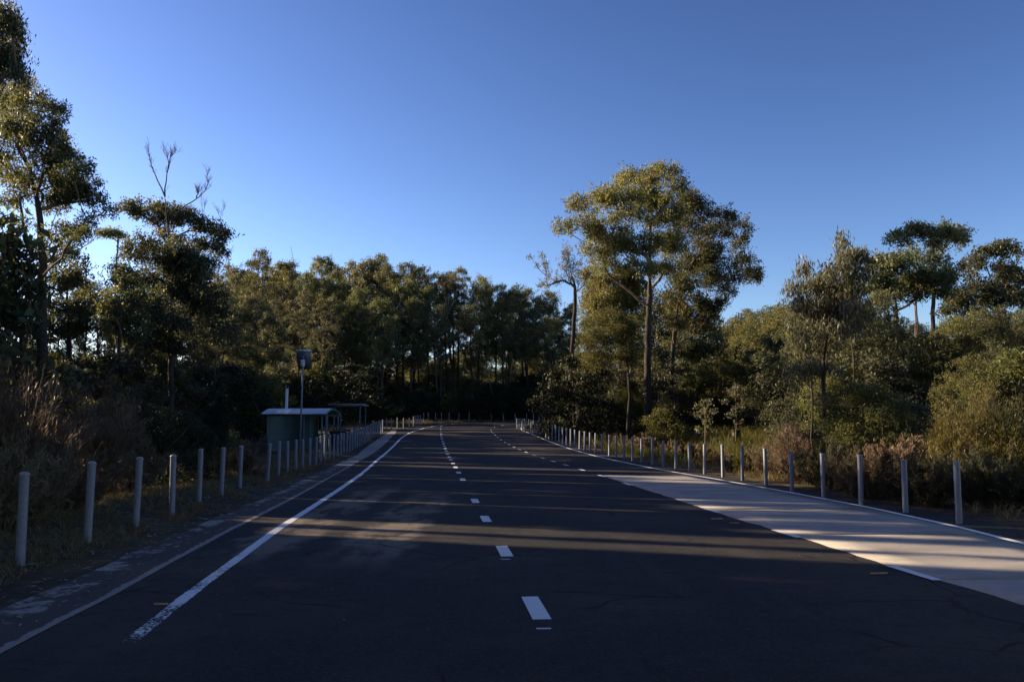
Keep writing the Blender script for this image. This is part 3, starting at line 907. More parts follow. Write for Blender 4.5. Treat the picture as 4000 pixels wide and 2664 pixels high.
heroC = [(430, 700, 70, 50), (520, 800, 90, 55), (400, 860, 55, 50), (640, 870, 80, 50), (480, 980, 100, 60), (600, 700, 80, 50), (680, 760, 70, 45), (560, 1010, 80, 50), (440, 780, 60, 45), (470, 855, 95, 60), (570, 850, 85, 50), (420, 925, 60, 50), (530, 940, 105, 60), (480, 740, 80, 50), (590, 740, 80, 50), (640, 800, 70, 45), (620, 930, 70, 45)]
base = at(*H5(562, 1470), 69); base[2] = gz(base[0], base[1])
tr = [at(*H5(562, 1470), 69), at(*H5(575, 1200), 69), at(*H5(590, 1000), 69), at(*H5(612, 830), 69), at(*H5(572, 720), 69)]
tr[0][2] = base[2] - .3
place('gum_tree', tree_meshes(13, px_clumps(base, heroC, 69, H5, 2.2, 3), [t - base for t in tr], .22, .25, .075, 1050, 'gum_olive', twigs=5, rtip=.014), base,
      'yellow-green gum crown tucked under the left side of the tallest gum')
heroD = [(450, 960, 80, 50), (530, 920, 70, 45), (640, 980, 60, 50), (410, 1040, 50, 50), (640, 1160, 60, 60), (440, 1180, 60, 50), (600, 1000, 90, 60), (480, 1050, 90, 60), (560, 1090, 90, 60), (420, 1110, 60, 50), (640, 1080, 60, 60), (540, 1010, 80, 50), (480, 1140, 70, 50), (590, 1150, 70, 50)]
base = at(*H5(612, 1470), 58); base[2] = gz(base[0], base[1])
tr = [at(*H5(612, 1470), 58), at(*H5(625, 1250), 58), at(*H5(605, 1100), 58), at(*H5(575, 1000), 58)]
tr[0][2] = base[2] - .3
place('wattle_tree', tree_meshes(14, px_clumps(base, heroD, 58, H5, 1.5, 4), [t - base for t in tr], .13, .17, .045, 1700, 'wattle', limb='limb_far', twigs=6, rtip=.012, down=.2), base,
      'feathery olive wattle tree in front of the gum trunks')
heroE = [(700, 800, 80, 50), (780, 860, 90, 55), (700, 930, 90, 55), (820, 960, 90, 60), (900, 1010, 90, 60), (760, 1040, 100, 60), (1000, 960, 80, 50), (1060, 1020, 80, 50), (660, 1050, 80, 60), (960, 1080, 100, 60), (840, 1110, 100, 60), (700, 1150, 100, 60), (1080, 1100, 80, 60)]
base = at(*H5(650, 1480), 84); base[2] = gz(base[0], base[1])
tr = [at(*H5(650, 1480), 84), at(*H5(640, 1200), 84), at(*H5(645, 1000), 84), at(*H5(690, 850), 84)]
tr[0][2] = base[2] - .3
place('gum_tree', tree_meshes(16, px_clumps(base, heroE, 84, H5, 2.5, 6), [t - base for t in tr], .24, .28, .09, 800, 'gum', limb='limb_far', twigs=5, rtip=.014), base,
      'lower gum seen between the trunks of the two tallest gums')
# bare gum with few leaves left of it
bareC = [(170, 640, 22, 40), (195, 700, 22, 40), (185, 750, 18, 40), (265, 655, 26, 40), (300, 590, 20, 45), (285, 560, 14, 35), (300, 700, 26, 40), (325, 640, 22, 45), (350, 700, 24, 40), (372, 640, 20, 40), (395, 690, 22, 35), (355, 745, 24, 35), (270, 720, 20, 35), (150, 760, 18, 35), (385, 740, 20, 35)]
base = at(*H5(310, 1480), 66); base[2] = gz(base[0], base[1])
tr = [at(*H5(308, 1480), 66), at(*H5(318, 1200), 66), at(*H5(325, 1020), 66), at(*H5(338, 860), 66), at(*H5(335, 780), 66), at(*H5(300, 620), 66), at(*H5(288, 530), 66)]
tr[0][2] = base[2] - .3
place('gum_tree', tree_meshes(15, px_clumps(base, bareC, 66, H5, 1.0, 5) + [(p[0] - base[0], p[1] - base[1], p[2] - base[2], .15, .15, .3) for p in (at(*H5(95, 610), 66), at(*H5(130, 660), 65.5), at(*H5(160, 600), 66.5))], [t - base for t in tr], .22, .22, .055, 420, 'gum_grey', twigs=10, rtip=.007), base,
      'thin half-bare gum tree with upright pale branches left of the tallest gum')

# ------------------------------------------------------------------ forest prototypes
protos = []
for i, (H, cr, cb, n) in enumerate(((20, 3.6, .46, 34), (22, 3.0, .54, 28), (18, 3.9, .40, 38), (24, 3.2, .60, 26), (20, 4.2, .52, 36), (19, 2.7, .36, 34))):
    rng = np.random.default_rng(100 + i)
    ln = rng.uniform(-1.2, 1.2, 2)
    cl = infill(rng, gum_clumps(rng, H, cr, cb, n, flat=.8, size=.30, lean=ln), .6, .75)
    trunk = [(0, 0, -.5), (ln[0] * .1, ln[1] * .1, H * .3), (ln[0] * .4, ln[1] * .4, H * .6), (ln[0] * .9, ln[1] * .9, H * .93)]
    protos.append((H, tree_meshes(200 + i, cl, trunk, .22, .29, .09, 520, ('gum', 'gum_dark', 'gum_olive', 'gum_olive', 'gum', 'gum')[i], limb='limb_far', twigs=5, rtip=.018)))
under = []
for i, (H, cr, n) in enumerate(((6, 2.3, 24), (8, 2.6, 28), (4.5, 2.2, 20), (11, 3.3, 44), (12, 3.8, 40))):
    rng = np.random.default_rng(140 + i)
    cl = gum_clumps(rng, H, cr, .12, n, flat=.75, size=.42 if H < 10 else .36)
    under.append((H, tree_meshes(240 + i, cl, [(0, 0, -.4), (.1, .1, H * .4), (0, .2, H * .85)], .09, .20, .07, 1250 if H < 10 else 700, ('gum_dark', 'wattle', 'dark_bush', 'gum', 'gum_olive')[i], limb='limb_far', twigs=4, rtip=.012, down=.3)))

frng = np.random.default_rng(77)
def forest_tree(pt, H, k, label, group, name='gum_tree', wide=1.0):
    h0, me = protos[k % len(protos)]
    s = H / h0
    w = s ** .6 * wide
    place(name, me, (pt[0], pt[1], gz(pt[0], pt[1]) - .1), label, 'tree', group, frng.uniform(0, 6.28), (w * frng.uniform(.75, 1.15), w * frng.uniform(.75, 1.15), s))
def bush_copy(pt, H, k, label, group, name='understory_tree', cat='tree', wide=1.0):
    if H > 8.5 and k < 3: k = (3, 4, 3)[k]
    h0, me = under[k % len(under)]
    s = H / h0
    place(name, me, (pt[0], pt[1], gz(pt[0], pt[1]) - .1), label, cat, group, frng.uniform(0, 6.28), (s * wide * frng.uniform(.9, 1.2), s * wide * frng.uniform(.9, 1.2), s))

def top_h(x, ytop, Y):
    p = at(*A(x, ytop), Y); return p, p[2] - gz(p[0], Y)

# forest wall beyond the far bend: skyline read off the photograph
SKX = [500, 540, 570, 600, 640, 690, 730, 760, 800, 830, 870, 900, 940, 975, 1000, 1040, 1080, 1120, 1160, 1200, 1240, 1290, 1330, 1400]
SKY_ = [610, 600, 590, 575, 582, 578, 595, 588, 575, 557, 575, 588, 590, 592, 605, 608, 604, 622, 640, 640, 650, 645, 690, 720]
FL = 'slender gum tree in the forest wall beyond the far bend'
FG = 'forest trees beyond the far bend'
k = 0
for Y, dx, lift in ((119, 62, 70), (127, 46, 26), (138, 36, 0), (152, 52, 8)):
    x = 470 + frng.uniform(0, 30)
    while x < 1335:
        if not (x > 1225 and Y < 150 and Y > 130):
            yt = np.interp(x, SKX, SKY_) + lift + abs(frng.normal()) * 22
            if Y == 138: yt = np.interp(x, SKX, SKY_) - 8 + abs(frng.normal()) * 30
            Yt = Y + frng.uniform(-4, 4)
            p, H = top_h(x, yt, Yt)
            forest_tree(p, H, int(frng.integers(0, 6)), FL, FG, wide=1.0)
            k += 1
        x += dx * frng.uniform(.7, 1.35)
for Y, dx, hh in ((117, 34, 4.5), (124, 34, 7), (134, 44, 8), (150, 40, 9), (172, 36, 12), (195, 36, 15)):
    x = 480.
    while x < 1420:
        Yt = Y + frng.uniform(-3, 3)
        p = at(*A(x, 950), Yt)
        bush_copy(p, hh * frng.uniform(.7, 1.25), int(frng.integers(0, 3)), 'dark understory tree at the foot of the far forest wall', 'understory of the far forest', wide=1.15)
        x += dx * frng.uniform(.7, 1.3)

# ------------------------------------------------------------------ forest on the left
def custom(name, items, conv, trunk_px, Y, seed, rb, L_, W_, dens, lm, label, depth=2.0, bark='bark', limb='limb', twigs=5, rtip=.012, down=.8, slit=False, cat='tree', spread=1.0, grow=1.12):
    b = at(*conv(*trunk_px[0]), Y); b[2] = gz(b[0], b[1])
    tr = [at(*conv(*q), Y) - b for q in trunk_px]
    tr[0][2] = -.3
    me = tree_meshes(seed, [(c[0], c[1], c[2], c[3] * grow, c[4] * grow, c[5] * grow) for c in px_clumps(b, items, Y, conv, depth, seed)], tr, rb, L_, W_, dens, M and lm, bark, limb, twigs, rtip, down, world=b if slit else None, spread=spread)
    return place(name, me, b, label, cat)

# tall gum at the left frame edge
tallL = [(60, -480, 150, 90), (200, -500, 120, 75), (300, -440, 90, 60), (420, -370, 75, 50), (470, -320, 55, 50), (430, -230, 80, 70), (320, -260, 120, 80), (180, -330, 130, 90), (480, -140, 60, 60), (380, -110, 100, 80), (530, -10, 90, 60), (60, -330, 150, 90), (-60, -250, 150, 100), (130, -130, 150, 90), (-80, -60, 140, 90), (220, -90, 110, 80), (330, 0, 120, 80), (450, 60, 120, 70), (560, 110, 110, 75), (420, 190, 110, 70), (560, 230, 120, 80), (660, 180, 90, 80), (720, 310, 90, 70), (800, 400, 80, 60), (560, 330, 110, 60), (440, 400, 100, 60), (330, 300, 90, 60), (140, 130, 130, 90), (40, 60, 130, 90), (150, 290, 90, 70), (60, 360, 90, 60), (180, 520, 90, 60), (500, 590, 120, 60), (620, 600, 90, 50), (650, 480, 70, 45), (400, 640, 90, 50), (290, 690, 90, 50), (700, 640, 80, 50), (250, 180, 100, 70), (620, 60, 60, 60), (690, 80, 50, 50)]
custom('gum_tree', tallL, K, [(325, 1900), (322, 1500), (328, 1000), (322, 700), (305, 500), (270, 300), (250, 150), (140, -100), (80, -250)], 36, 31, .26, .17, .055, 1500, 'gum', 'tall leaning-crowned gum with a dark straight trunk near the left picture edge', depth=2.4, twigs=7, slit=True)
# nearer gum whose leafy end hangs into the top left corner
cornerL = [(20, -1130, 110, 80), (90, -1060, 70, 70), (-20, -990, 130, 90), (110, -950, 55, 60), (40, -890, 120, 90), (120, -820, 60, 60), (20, -770, 140, 90), (115, -700, 65, 60), (0, -660, 150, 80), (90, -630, 80, 50), (-150, -1000, 150, 120), (-180, -800, 150, 120), (-140, -620, 140, 100), (-60, -1250, 140, 100), (-250, -500, 150, 110), (-100, -500, 110, 80), (-330, -700, 160, 120)]
custom('gum_tree', cornerL, K, [(-430, 2050), (-420, 1300), (-400, 500), (-340, -100), (-250, -500), (-120, -850), (-60, -1100)], 27, 32, .24, .19, .05, 1500, 'gum_dark', 'dark gum branch end hanging into the upper left corner', depth=1.4, twigs=7, slit=True, down=1.3)
# flat-topped gum left of the dead branches
flatL = [(960, 400, 70, 50), (1060, 400, 80, 50), (1160, 410, 80, 50), (1240, 400, 80, 50), (1340, 430, 90, 55), (1430, 450, 80, 55), (1560, 560, 80, 55), (1660, 560, 80, 60), (1720, 620, 70, 55), (1200, 500, 80, 50), (1480, 640, 70, 45), (1360, 650, 70, 40), (1600, 680, 80, 50), (1250, 600, 70, 45), (1700, 740, 50, 40)]
custom('gum_tree', flatL, K, [(1330, 2000), (1330, 1400), (1320, 1000), (1300, 800), (1310, 650), (1290, 520)], 54, 33, .24, .25, .08, 950, 'gum', 'flat-topped gum behind the dead branches left of the shelter', depth=2.4, twigs=6)
denseL = [(1090, 680, 110, 70), (1180, 720, 90, 60), (1000, 760, 90, 60), (1300, 760, 120, 70), (1420, 720, 110, 70), (1540, 780, 110, 70), (1250, 860, 130, 80), (1400, 870, 130, 80), (1560, 900, 110, 80), (1150, 920, 100, 70), (1480, 1000, 130, 80), (1280, 1020, 130, 80), (1620, 1060, 110, 80), (1180, 1130, 120, 80), (1380, 1150, 140, 80), (1560, 1180, 130, 80), (1680, 1220, 110, 90), (1260, 1280, 130, 80), (1450, 1330, 140, 90), (1620, 1370, 130, 90), (1740, 1340, 90, 90), (1150, 1420, 130, 90), (1320, 1470, 130, 80)]
custom('gum_tree', denseL, K, [(1310, 2050), (1315, 1700), (1300, 1300), (1310, 1000), (1330, 800)], 47, 34, .2, .18, .075, 1500, 'gum_dark', 'dense dark bushy gum standing left of the shelter', depth=1.8, twigs=5)
midL = [(880, 880, 80, 55), (960, 900, 90, 60), (900, 960, 80, 50), (1000, 1000, 100, 70), (900, 1080, 100, 70), (1060, 1080, 80, 60), (820, 1180, 110, 80), (980, 1220, 110, 80), (880, 1330, 120, 80), (1040, 1400, 110, 80)]
custom('gum_tree', midL, K, [(910, 2050), (915, 1500), (915, 1150), (930, 1000)], 42, 35, .13, .16, .07, 1500, 'gum', 'bushy young gum with forked pale stems in the left forest', depth=1.6, twigs=5)
umbL = [(800, 600, 50, 30), (870, 590, 60, 35), (940, 620, 50, 30)]
custom('gum_tree', umbL, K, [(880, 1800), (885, 1000), (900, 700)], 85, 36, .16, .3, .1, 700, 'gum_olive', 'small far umbrella-topped gum between the left crowns', depth=1.0)
leftM = [(470, 720, 100, 50), (560, 760, 90, 50), (400, 820, 90, 60), (520, 900, 110, 70), (620, 880, 70, 60), (450, 1000, 110, 70), (600, 1020, 100, 70), (380, 1150, 110, 80), (560, 1180, 120, 80), (680, 1120, 70, 60), (480, 1320, 120, 80), (640, 1330, 110, 80)]
custom('gum_tree', leftM, K, [(540, 2050), (530, 1500), (515, 1000), (495, 780)], 46, 37, .2, .2, .075, 1100, 'gum', 'gum with a thin dark trunk right of the tall left gum', depth=2.0)
leftN = [(60, 700, 100, 60), (160, 760, 110, 60), (40, 830, 120, 70), (200, 880, 100, 60), (80, 980, 130, 80), (230, 1020, 90, 70), (40, 1130, 130, 80), (180, 1180, 120, 80), (-60, 950, 120, 90), (60, 1300, 130, 80), (220, 1330, 110, 80), (-60, 1200, 120, 90)]
custom('gum_tree', leftN, K, [(160, 2050), (175, 1500), (190, 1200), (240, 760)], 33, 38, .15, .16, .06, 1500, 'gum_dark', 'dense mid-height gum at the left edge behind the brown shrubs', depth=1.6, slit=True)

# dead branches above the flat-topped gum
def dead(name, paths, conv, Y, r0, label, seed, twn=26, tip=.008):
    rng = np.random.default_rng(seed)
    b = at(*conv(*paths[0][0]), Y); b[2] = gz(b[0], b[1])
    ch = []
    for i, pth in enumerate(paths):
        P = np.array([at(*conv(*q), Y) - b for q in pth])
        if i == 0: P[0, 2] = -.3
        s = np.concatenate([[0], np.cumsum(np.linalg.norm(np.diff(P, axis=0), axis=1))])
        m = max(6, int(s[-1] / .4)); q = np.linspace(0, s[-1], m)
        Pq = np.stack([np.interp(q, s, P[:, j]) for j in range(3)], 1) + rng.normal(size=(m, 3)) * .02
        ra = r0 if i == 0 else r0 * .38
        rr = np.linspace(ra, tip * 1.8, m)
        ch.append((Pq, rr, i))
        for _ in range(twn if i else twn // 2):
            t = rng.integers(int(m * .55), m); v = rot_rand(rng, 1)[0]; v[2] = abs(v[2]) + .5
            d = Pq[-1] - Pq[max(0, m - 4)]; d /= np.linalg.norm(d) + 1e-9
            v = v * .7 + d; v /= np.linalg.norm(v); l = rng.uniform(.2, .75)
            e = Pq[t] + v * l; mid_ = (Pq[t] + e) / 2 + rng.normal(size=3) * .05
            ch.append((np.array([Pq[t], mid_, e]), np.array([tip * 1.2, tip, tip * .6]), i))
            for _j in range(2):
                e2 = mid_ + (v + rot_rand(rng, 1)[0] * .8) * l * .4
                ch.append((np.array([mid_, e2]), np.array([tip * .8, tip * .5]), i))
    o = place(name, {}, b, label)
    for i in range(len(paths)):
        nm = 'trunk' if i == 0 else 'branch'
        link(nm, chains_mesh(nm, [c for c in ch if c[2] == i], M['deadwood']), o)
    return o
dead('dead_tree', [[(1310, 2000), (1305, 900), (1285, 560), (1260, 350), (1262, 300)], [(1262, 330), (1210, 210), (1150, 60), (1140, -20), (1135, -35)], [(1262, 330), (1270, 200), (1290, 90), (1280, 20), (1250, -10)], [(1285, 120), (1300, 40), (1340, -5)], [(1330, 480), (1430, 390), (1520, 340), (1590, 270), (1590, 170)], [(1510, 345), (1515, 290)]], K, 49, .13, 'bare dead tree with forked grey branches above the left forest', 41)
dead('dead_tree', [[(1745, 1700), (1760, 1100), (1790, 1000), (1770, 880), (1745, 790), (1790, 700)], [(1660, 960), (1720, 860), (1745, 790)]], K, 60, .06, 'thin bare sapling at the right end of the left forest', 42, 14)
dead('dead_tree', [[(1660, 1500), (1690, 520), (1700, 420)], [(1690, 500), (1660, 430)], [(1695, 480), (1720, 410)], [(1555, 600), (1555, 480), (1545, 360)], [(1555, 500), (1570, 370)]], K, 58, .05, 'wispy dead treetop poking out of the flat-topped gum', 43, 10, .006)

dead('dead_tree', [[(696, 930), (690, 760), (683, 640), (668, 566)], [(684, 650), (676, 610)], [(688, 700), (700, 640)]], A, 130, .14, 'thin dead spar poking above the far forest skyline', 44, 8, .012)
dead('dead_tree', [[(1150, 930), (1120, 860), (1085, 800), (1060, 770)], [(1110, 840), (1135, 790)]], A, 121, .12, 'pale leaning dead trunk in the far forest', 45, 6, .012)
dead('dead_tree', [[(1010, 930), (1000, 820), (1030, 720), (1050, 680)], [(1010, 790), (975, 740)], [(1030, 720), (1020, 670)]], A, 123, .13, 'pale forked bare trunk in the middle of the far forest', 46, 8, .012)
# filling trees behind, seen between the left crowns
LG = 'forest trees behind the left verge'
for (x, yt, Y) in ((20, 640, 48), (70, 690, 58), (140, 700, 52), (200, 650, 66), (245, 640, 74), (300, 610, 70), (345, 640, 78), (420, 620, 74), (470, 600, 82), (505, 650, 70), (540, 660, 90), (560, 625, 100), (585, 640, 92), (520, 700, 64), (600, 680, 80), (450, 720, 62), (250, 760, 56), (100, 800, 44), (330, 760, 60), (640, 680, 96), (690, 700, 100), (740, 690, 104)):
    p, H = top_h(x, yt, Y)
    forest_tree(p, H, int(frng.integers(0, 6)), 'gum tree deep in the shaded forest behind the left verge', LG, wide=.95)
for Y, dx, hh in ((40, 70, 5), (50, 60, 6), (60, 55, 6.5), (72, 50, 7), (86, 45, 7), (102, 42, 7)):
    x = -60.
    xmax = {40: 330, 50: 470, 60: 560, 72: 620, 86: 720, 102: 830}[Y]
    while x < xmax:
        p = at(*A(x, 950), Y + frng.uniform(-3, 3))
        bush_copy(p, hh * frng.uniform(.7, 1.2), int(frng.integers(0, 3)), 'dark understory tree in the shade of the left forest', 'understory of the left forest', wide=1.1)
        x += dx * frng.uniform(.7, 1.25)

# unseen roadside belt beyond the picture's left edge, added and shaped to shade the road
bel = np.random.default_rng(9)
ss = -7.0
while ss < 56:
    for row in range(2):
        x = -(23 + row * 9) + bel.uniform(-2, 2)
        y = (ss + bel.uniform(-1, 1) + row * 1.9 - x * math.sin(SUN_PHI)) / math.cos(SUN_PHI)
        if y > 0 and x / y > -.66:
            y2 = y; x = -.68 * y - bel.uniform(2, 5); y = (ss - x * math.sin(SUN_PHI)) / math.cos(SUN_PHI)
            if x / y > -.66: x = -.70 * y - 3
        H = bel.uniform(10.6, 13.6) + row * 1.8 + max(0, -x - 32) * .15
        cl = gum_clumps(bel, H, 3.3, .12, 26, flat=.7, size=.40)
        b = (x, y, gz(x, y))
        me = tree_meshes(int(400 + ss * 7 + row), cl, [(0, 0, -.3), (.2, 0, H * .4), (.1, .2, H * .9)], .17, .5, .23, 185, 'gum', limb='limb_far', twigs=1, rtip=.012, world=b)
        place('gum_tree', me, b, 'unseen gum tree of the roadside belt added to shade the road from the left', 'tree', 'unseen roadside belt left of the picture', 0)
    ss += 3.7
for ss in np.arange(-8, 10.6, 2.2):  # extra unseen row added to stop sun leaking onto the near road
    x = -27.5 + bel.uniform(-1, 1); y = (ss - x * math.sin(SUN_PHI)) / math.cos(SUN_PHI)
    H = bel.uniform(12.5, 14)
    b = (x, y, gz(x, y))
    me = tree_meshes(int(700 + ss * 7), gum_clumps(bel, H, 2.6, .08, 30, flat=.75, size=.46), [(0, 0, -.3), (.2, 0, H * .4), (.1, .2, H * .9)], .17, .5, .23, 185, 'gum', limb='limb_far', twigs=1, rtip=.012, world=b)
    place('gum_tree', me, b, 'unseen gum tree of the roadside belt added to shade the road from the left', 'tree', 'unseen roadside belt left of the picture', 0)
# unseen forest added behind the viewer to cut the skylight on the road
for i in range(46):
    t = i / 45
    ang = math.radians(-205 + 230 * t)
    for rad in (24, 33):
        x = math.cos(ang) * rad * 1.0 + bel.uniform(-2.5, 2.5) + 1; y = math.sin(ang) * rad + bel.uniform(-2.5, 2.5) - 2
        if y > 8 or abs(x / max(y, .1)) < .75 and y > 0: continue
        if x < -14 and y > -6: continue
        if abs(x - 2) < 8 and i % 3: continue
        forest_tree((x, y), bel.uniform(13, 19), int(bel.integers(0, 6)), 'unseen gum tree added behind the viewer to cut skylight', 'unseen trees behind the viewer', wide=1.15)

# ------------------------------------------------------------------ right-hand side
weep = [(560, 380, 60, 50), (650, 380, 80, 55), (700, 400, 80, 60), (560, 480, 90, 60), (460, 520, 80, 55), (690, 520, 90, 60), (360, 610, 90, 60), (500, 640, 110, 70), (650, 640, 100, 70), (270, 720, 70, 60), (400, 760, 110, 80), (560, 780, 110, 80), (690, 760, 80, 70), (300, 880, 100, 80), (450, 920, 120, 80), (600, 920, 100, 80), (720, 860, 60, 60), (280, 1040, 90, 80), (420, 1080, 110, 80), (300, 1180, 90, 80), (420, 1230, 90, 80), (250, 1270, 60, 70)]
custom('gum_tree', weep, R6, [(440, 1700), (425, 1400), (420, 1100), (520, 700), (600, 450)], 27, 51, .09, .20, .042, 2300, 'gum_grey', 'bushy young gum with long drooping grey-green leaves on the right', depth=.9, twigs=6, rtip=.006, down=1.3, spread=.95, grow=1.18)
wisp = [(560, 220, 40, 40), (590, 300, 30, 50), (520, 260, 30, 40), (600, 370, 30, 40)]
custom('gum_tree', wisp, R6, [(640, 1700), (640, 900), (630, 420), (590, 330), (560, 210)], 29, 52, .04, .19, .034, 700, 'gum_grey', 'thin leader of a young gum with sparse hanging leaves against the sky', depth=.3, rtip=.004, down=1.8, spread=.7)
wisp = [(265, 430, 40, 40), (310, 480, 35, 40), (230, 520, 35, 50), (300, 540, 30, 40), (180, 590, 35, 50), (140, 680, 40, 50), (220, 600, 30, 40)]
custom('gum_tree', wisp, R6, [(330, 1700), (320, 1000), (290, 620), (270, 420)], 28, 53, .04, .19, .034, 700, 'gum_grey', 'sparse young gum sprays left of the drooping gum', depth=.3, rtip=.004, down=1.8, spread=.7)
umbR = [(960, 240, 55, 45), (1010, 220, 60, 40), (1090, 180, 70, 45), (1160, 165, 60, 35), (1230, 200, 70, 45), (1330, 180, 80, 50), (1420, 180, 80, 45), (1480, 230, 60, 50), (1500, 280, 35, 35), (1390, 240, 70, 35), (1250, 270, 55, 40), (1310, 330, 55, 35), (1070, 270, 50, 30)]
custom('gum_tree', umbR, R6, [(1255, 1700), (1258, 1000), (1265, 700), (1280, 420), (1262, 280)], 58, 54, .2, .25, .085, 1000, 'gum', 'umbrella-topped gum rising behind the right-hand thicket', depth=2.0, twigs=5)
umbR2 = [(1450, 720, 90, 45), (1560, 720, 90, 50), (1680, 730, 90, 50), (1800, 720, 90, 50), (1920, 720, 90, 50), (1400, 800, 80, 50), (1520, 810, 90, 50), (1480, 470, 60, 50), (1560, 400, 70, 50), (1620, 370, 60, 40), (1740, 320, 80, 40), (1830, 310, 80, 40), (1910, 350, 55, 45), (1800, 450, 70, 40), (1850, 510, 90, 50), (1930, 560, 80, 60), (1760, 580, 90, 45), (1640, 610, 90, 40), (1520, 640, 90, 40), (1440, 660, 70, 35), (1900, 640, 90, 50), (1560, 540, 60, 35), (1700, 640, 80, 40), (1420, 540, 40, 30)]
custom('gum_tree', umbR2, R6, [(1790, 1700), (1780, 1100), (1770, 800), (1720, 600), (1660, 470), (1640, 420)], 50, 55, .2, .22, .08, 1100, 'gum_dark', 'wide-layered gum at the right picture edge', depth=1.8, twigs=5)
lumpR = [(1060, 640, 80, 50), (960, 690, 70, 45), (1180, 620, 90, 50), (1360, 660, 70, 45), (1120, 700, 60, 40), (820, 560, 80, 50), (780, 620, 70, 50), (820, 430, 80, 60), (900, 400, 80, 50), (880, 500, 80, 50), (980, 400, 80, 50), (1060, 380, 90, 55), (1000, 480, 90, 60), (1120, 440, 100, 60), (1220, 400, 100, 60), (1330, 430, 80, 60), (1380, 500, 60, 50), (1180, 520, 100, 60), (1290, 540, 90, 60), (1080, 560, 90, 55), (920, 590, 90, 60), (1250, 620, 80, 50), (860, 650, 80, 50), (1330, 600, 60, 45)]
custom('gum_tree', lumpR, R6, [(995, 1700), (990, 1000), (975, 750), (975, 550), (1000, 450)], 46, 56, .14, .2, .075, 1150, 'gum', 'dense round-headed gum on pale stems in the right-hand thicket', depth=1.6, twigs=5)
for i, (xb, xt, yt, Y) in enumerate(((1095, 1130, 600, 47), (1130, 1135, 560, 45.4), (930, 915, 700, 46.6), (1010, 960, 620, 47.5))):
    b = at(*R6(xb, 1500), Y); b[2] = gz(b[0], b[1])
    t_ = at(*R6(xt, yt), Y) - b
    me = tree_meshes(560 + i, [(t_[0], t_[1], t_[2], .5, .5, .35), (t_[0] + .4, t_[1] - .3, t_[2] + .3, .5, .5, .35)], [(0, 0, -.3), t_ * .5 + np.array([.05, 0, 0]), t_], .065, .2, .075, 900, 'gum', bark=('limb', 'bark', 'limb_far', 'limb_far')[i], twigs=4)
    place('gum_tree', me, b, ['slim reddish gum stem leaning in the right-hand thicket', 'slim dark gum stem in the middle of the right-hand thicket', 'short pale gum stem left in the right-hand thicket', 'pale leaning gum stem crossing the right-hand thicket'][i])

for i, (x, yt, Y, k) in enumerate(((1850, 690, 54, 3), (1905, 660, 38, 4), (1960, 640, 40, 3), (2010, 650, 37, 3), (2075, 745, 39, 4), (2150, 750, 38, 3), (2215, 700, 40, 4), (2270, 690, 37, 3), (2330, 700, 39, 3), (2385, 690, 36, 4), (2300, 770, 31, 3), (2235, 800, 31, 4))):
    p, H = top_h(x, yt, Y)
    bush_copy(p, H, k, 'mid-height olive gum in the continuous thicket along the right side', 'mid-height gums of the right-hand thicket', name='gum_tree', wide=.78)

# lit wooded rise behind the tall gum
HG = 'trees on the lit rise to the right'
for (x, yt, Y) in ((1640, 735, 112), (1680, 728, 105), (1710, 712, 100), (1740, 700, 104), (1765, 690, 98), (1800, 690, 94), (1835, 680, 90), (1870, 690, 84), (1690, 770, 88), (1735, 760, 84), (1785, 755, 80), (1610, 770, 92), (1560, 790, 96), (1480, 800, 100), (1420, 780, 104), (1380, 800, 92), (1900, 700, 76), (1960, 700, 72), (2040, 720, 74), (2100, 730, 70), (2180, 720, 72), (2260, 700, 70), (2330, 690, 66), (2400, 700, 60), (1520, 830, 84), (1640, 810, 80)):
    p, H = top_h(x, yt, Y)
    if H < 16:
        bush_copy(p, H, (3, 4)[int(frng.integers(0, 2))], 'rounded olive tree on the wooded rise beyond the right-hand verge', HG, wide=1.0)
    else:
        forest_tree(p, H, (0, 2, 4, 3)[int(frng.integers(0, 4))], 'rounded olive tree on the wooded rise beyond the right-hand verge', HG, wide=1.25)
for (x, y0, y1) in ((1350, 64, 100), (1420, 70, 100), (1500, 66, 95), (1580, 68, 95), (1660, 68, 92), (1740, 66, 90), (1810, 60, 85), (1880, 44, 80), (1960, 36, 75), (2040, 34, 70), (2120, 34, 70), (2200, 34, 66), (2280, 33, 60), (2350, 30, 55), (2420, 30, 50)):
    for Y in np.arange(y0, y1, 8.0):
        Yt = Y + frng.uniform(-2.5, 2.5)
        p = at(*A(x + frng.uniform(-30, 30), 950), Yt)
        bush_copy(p, (5.0 + .05 * (Yt - 36)) * frng.uniform(.65, 1.3), int(frng.integers(0, 3)), 'dark understory tree in the thicket beyond the right-hand swale', 'understory of the right-hand thicket')

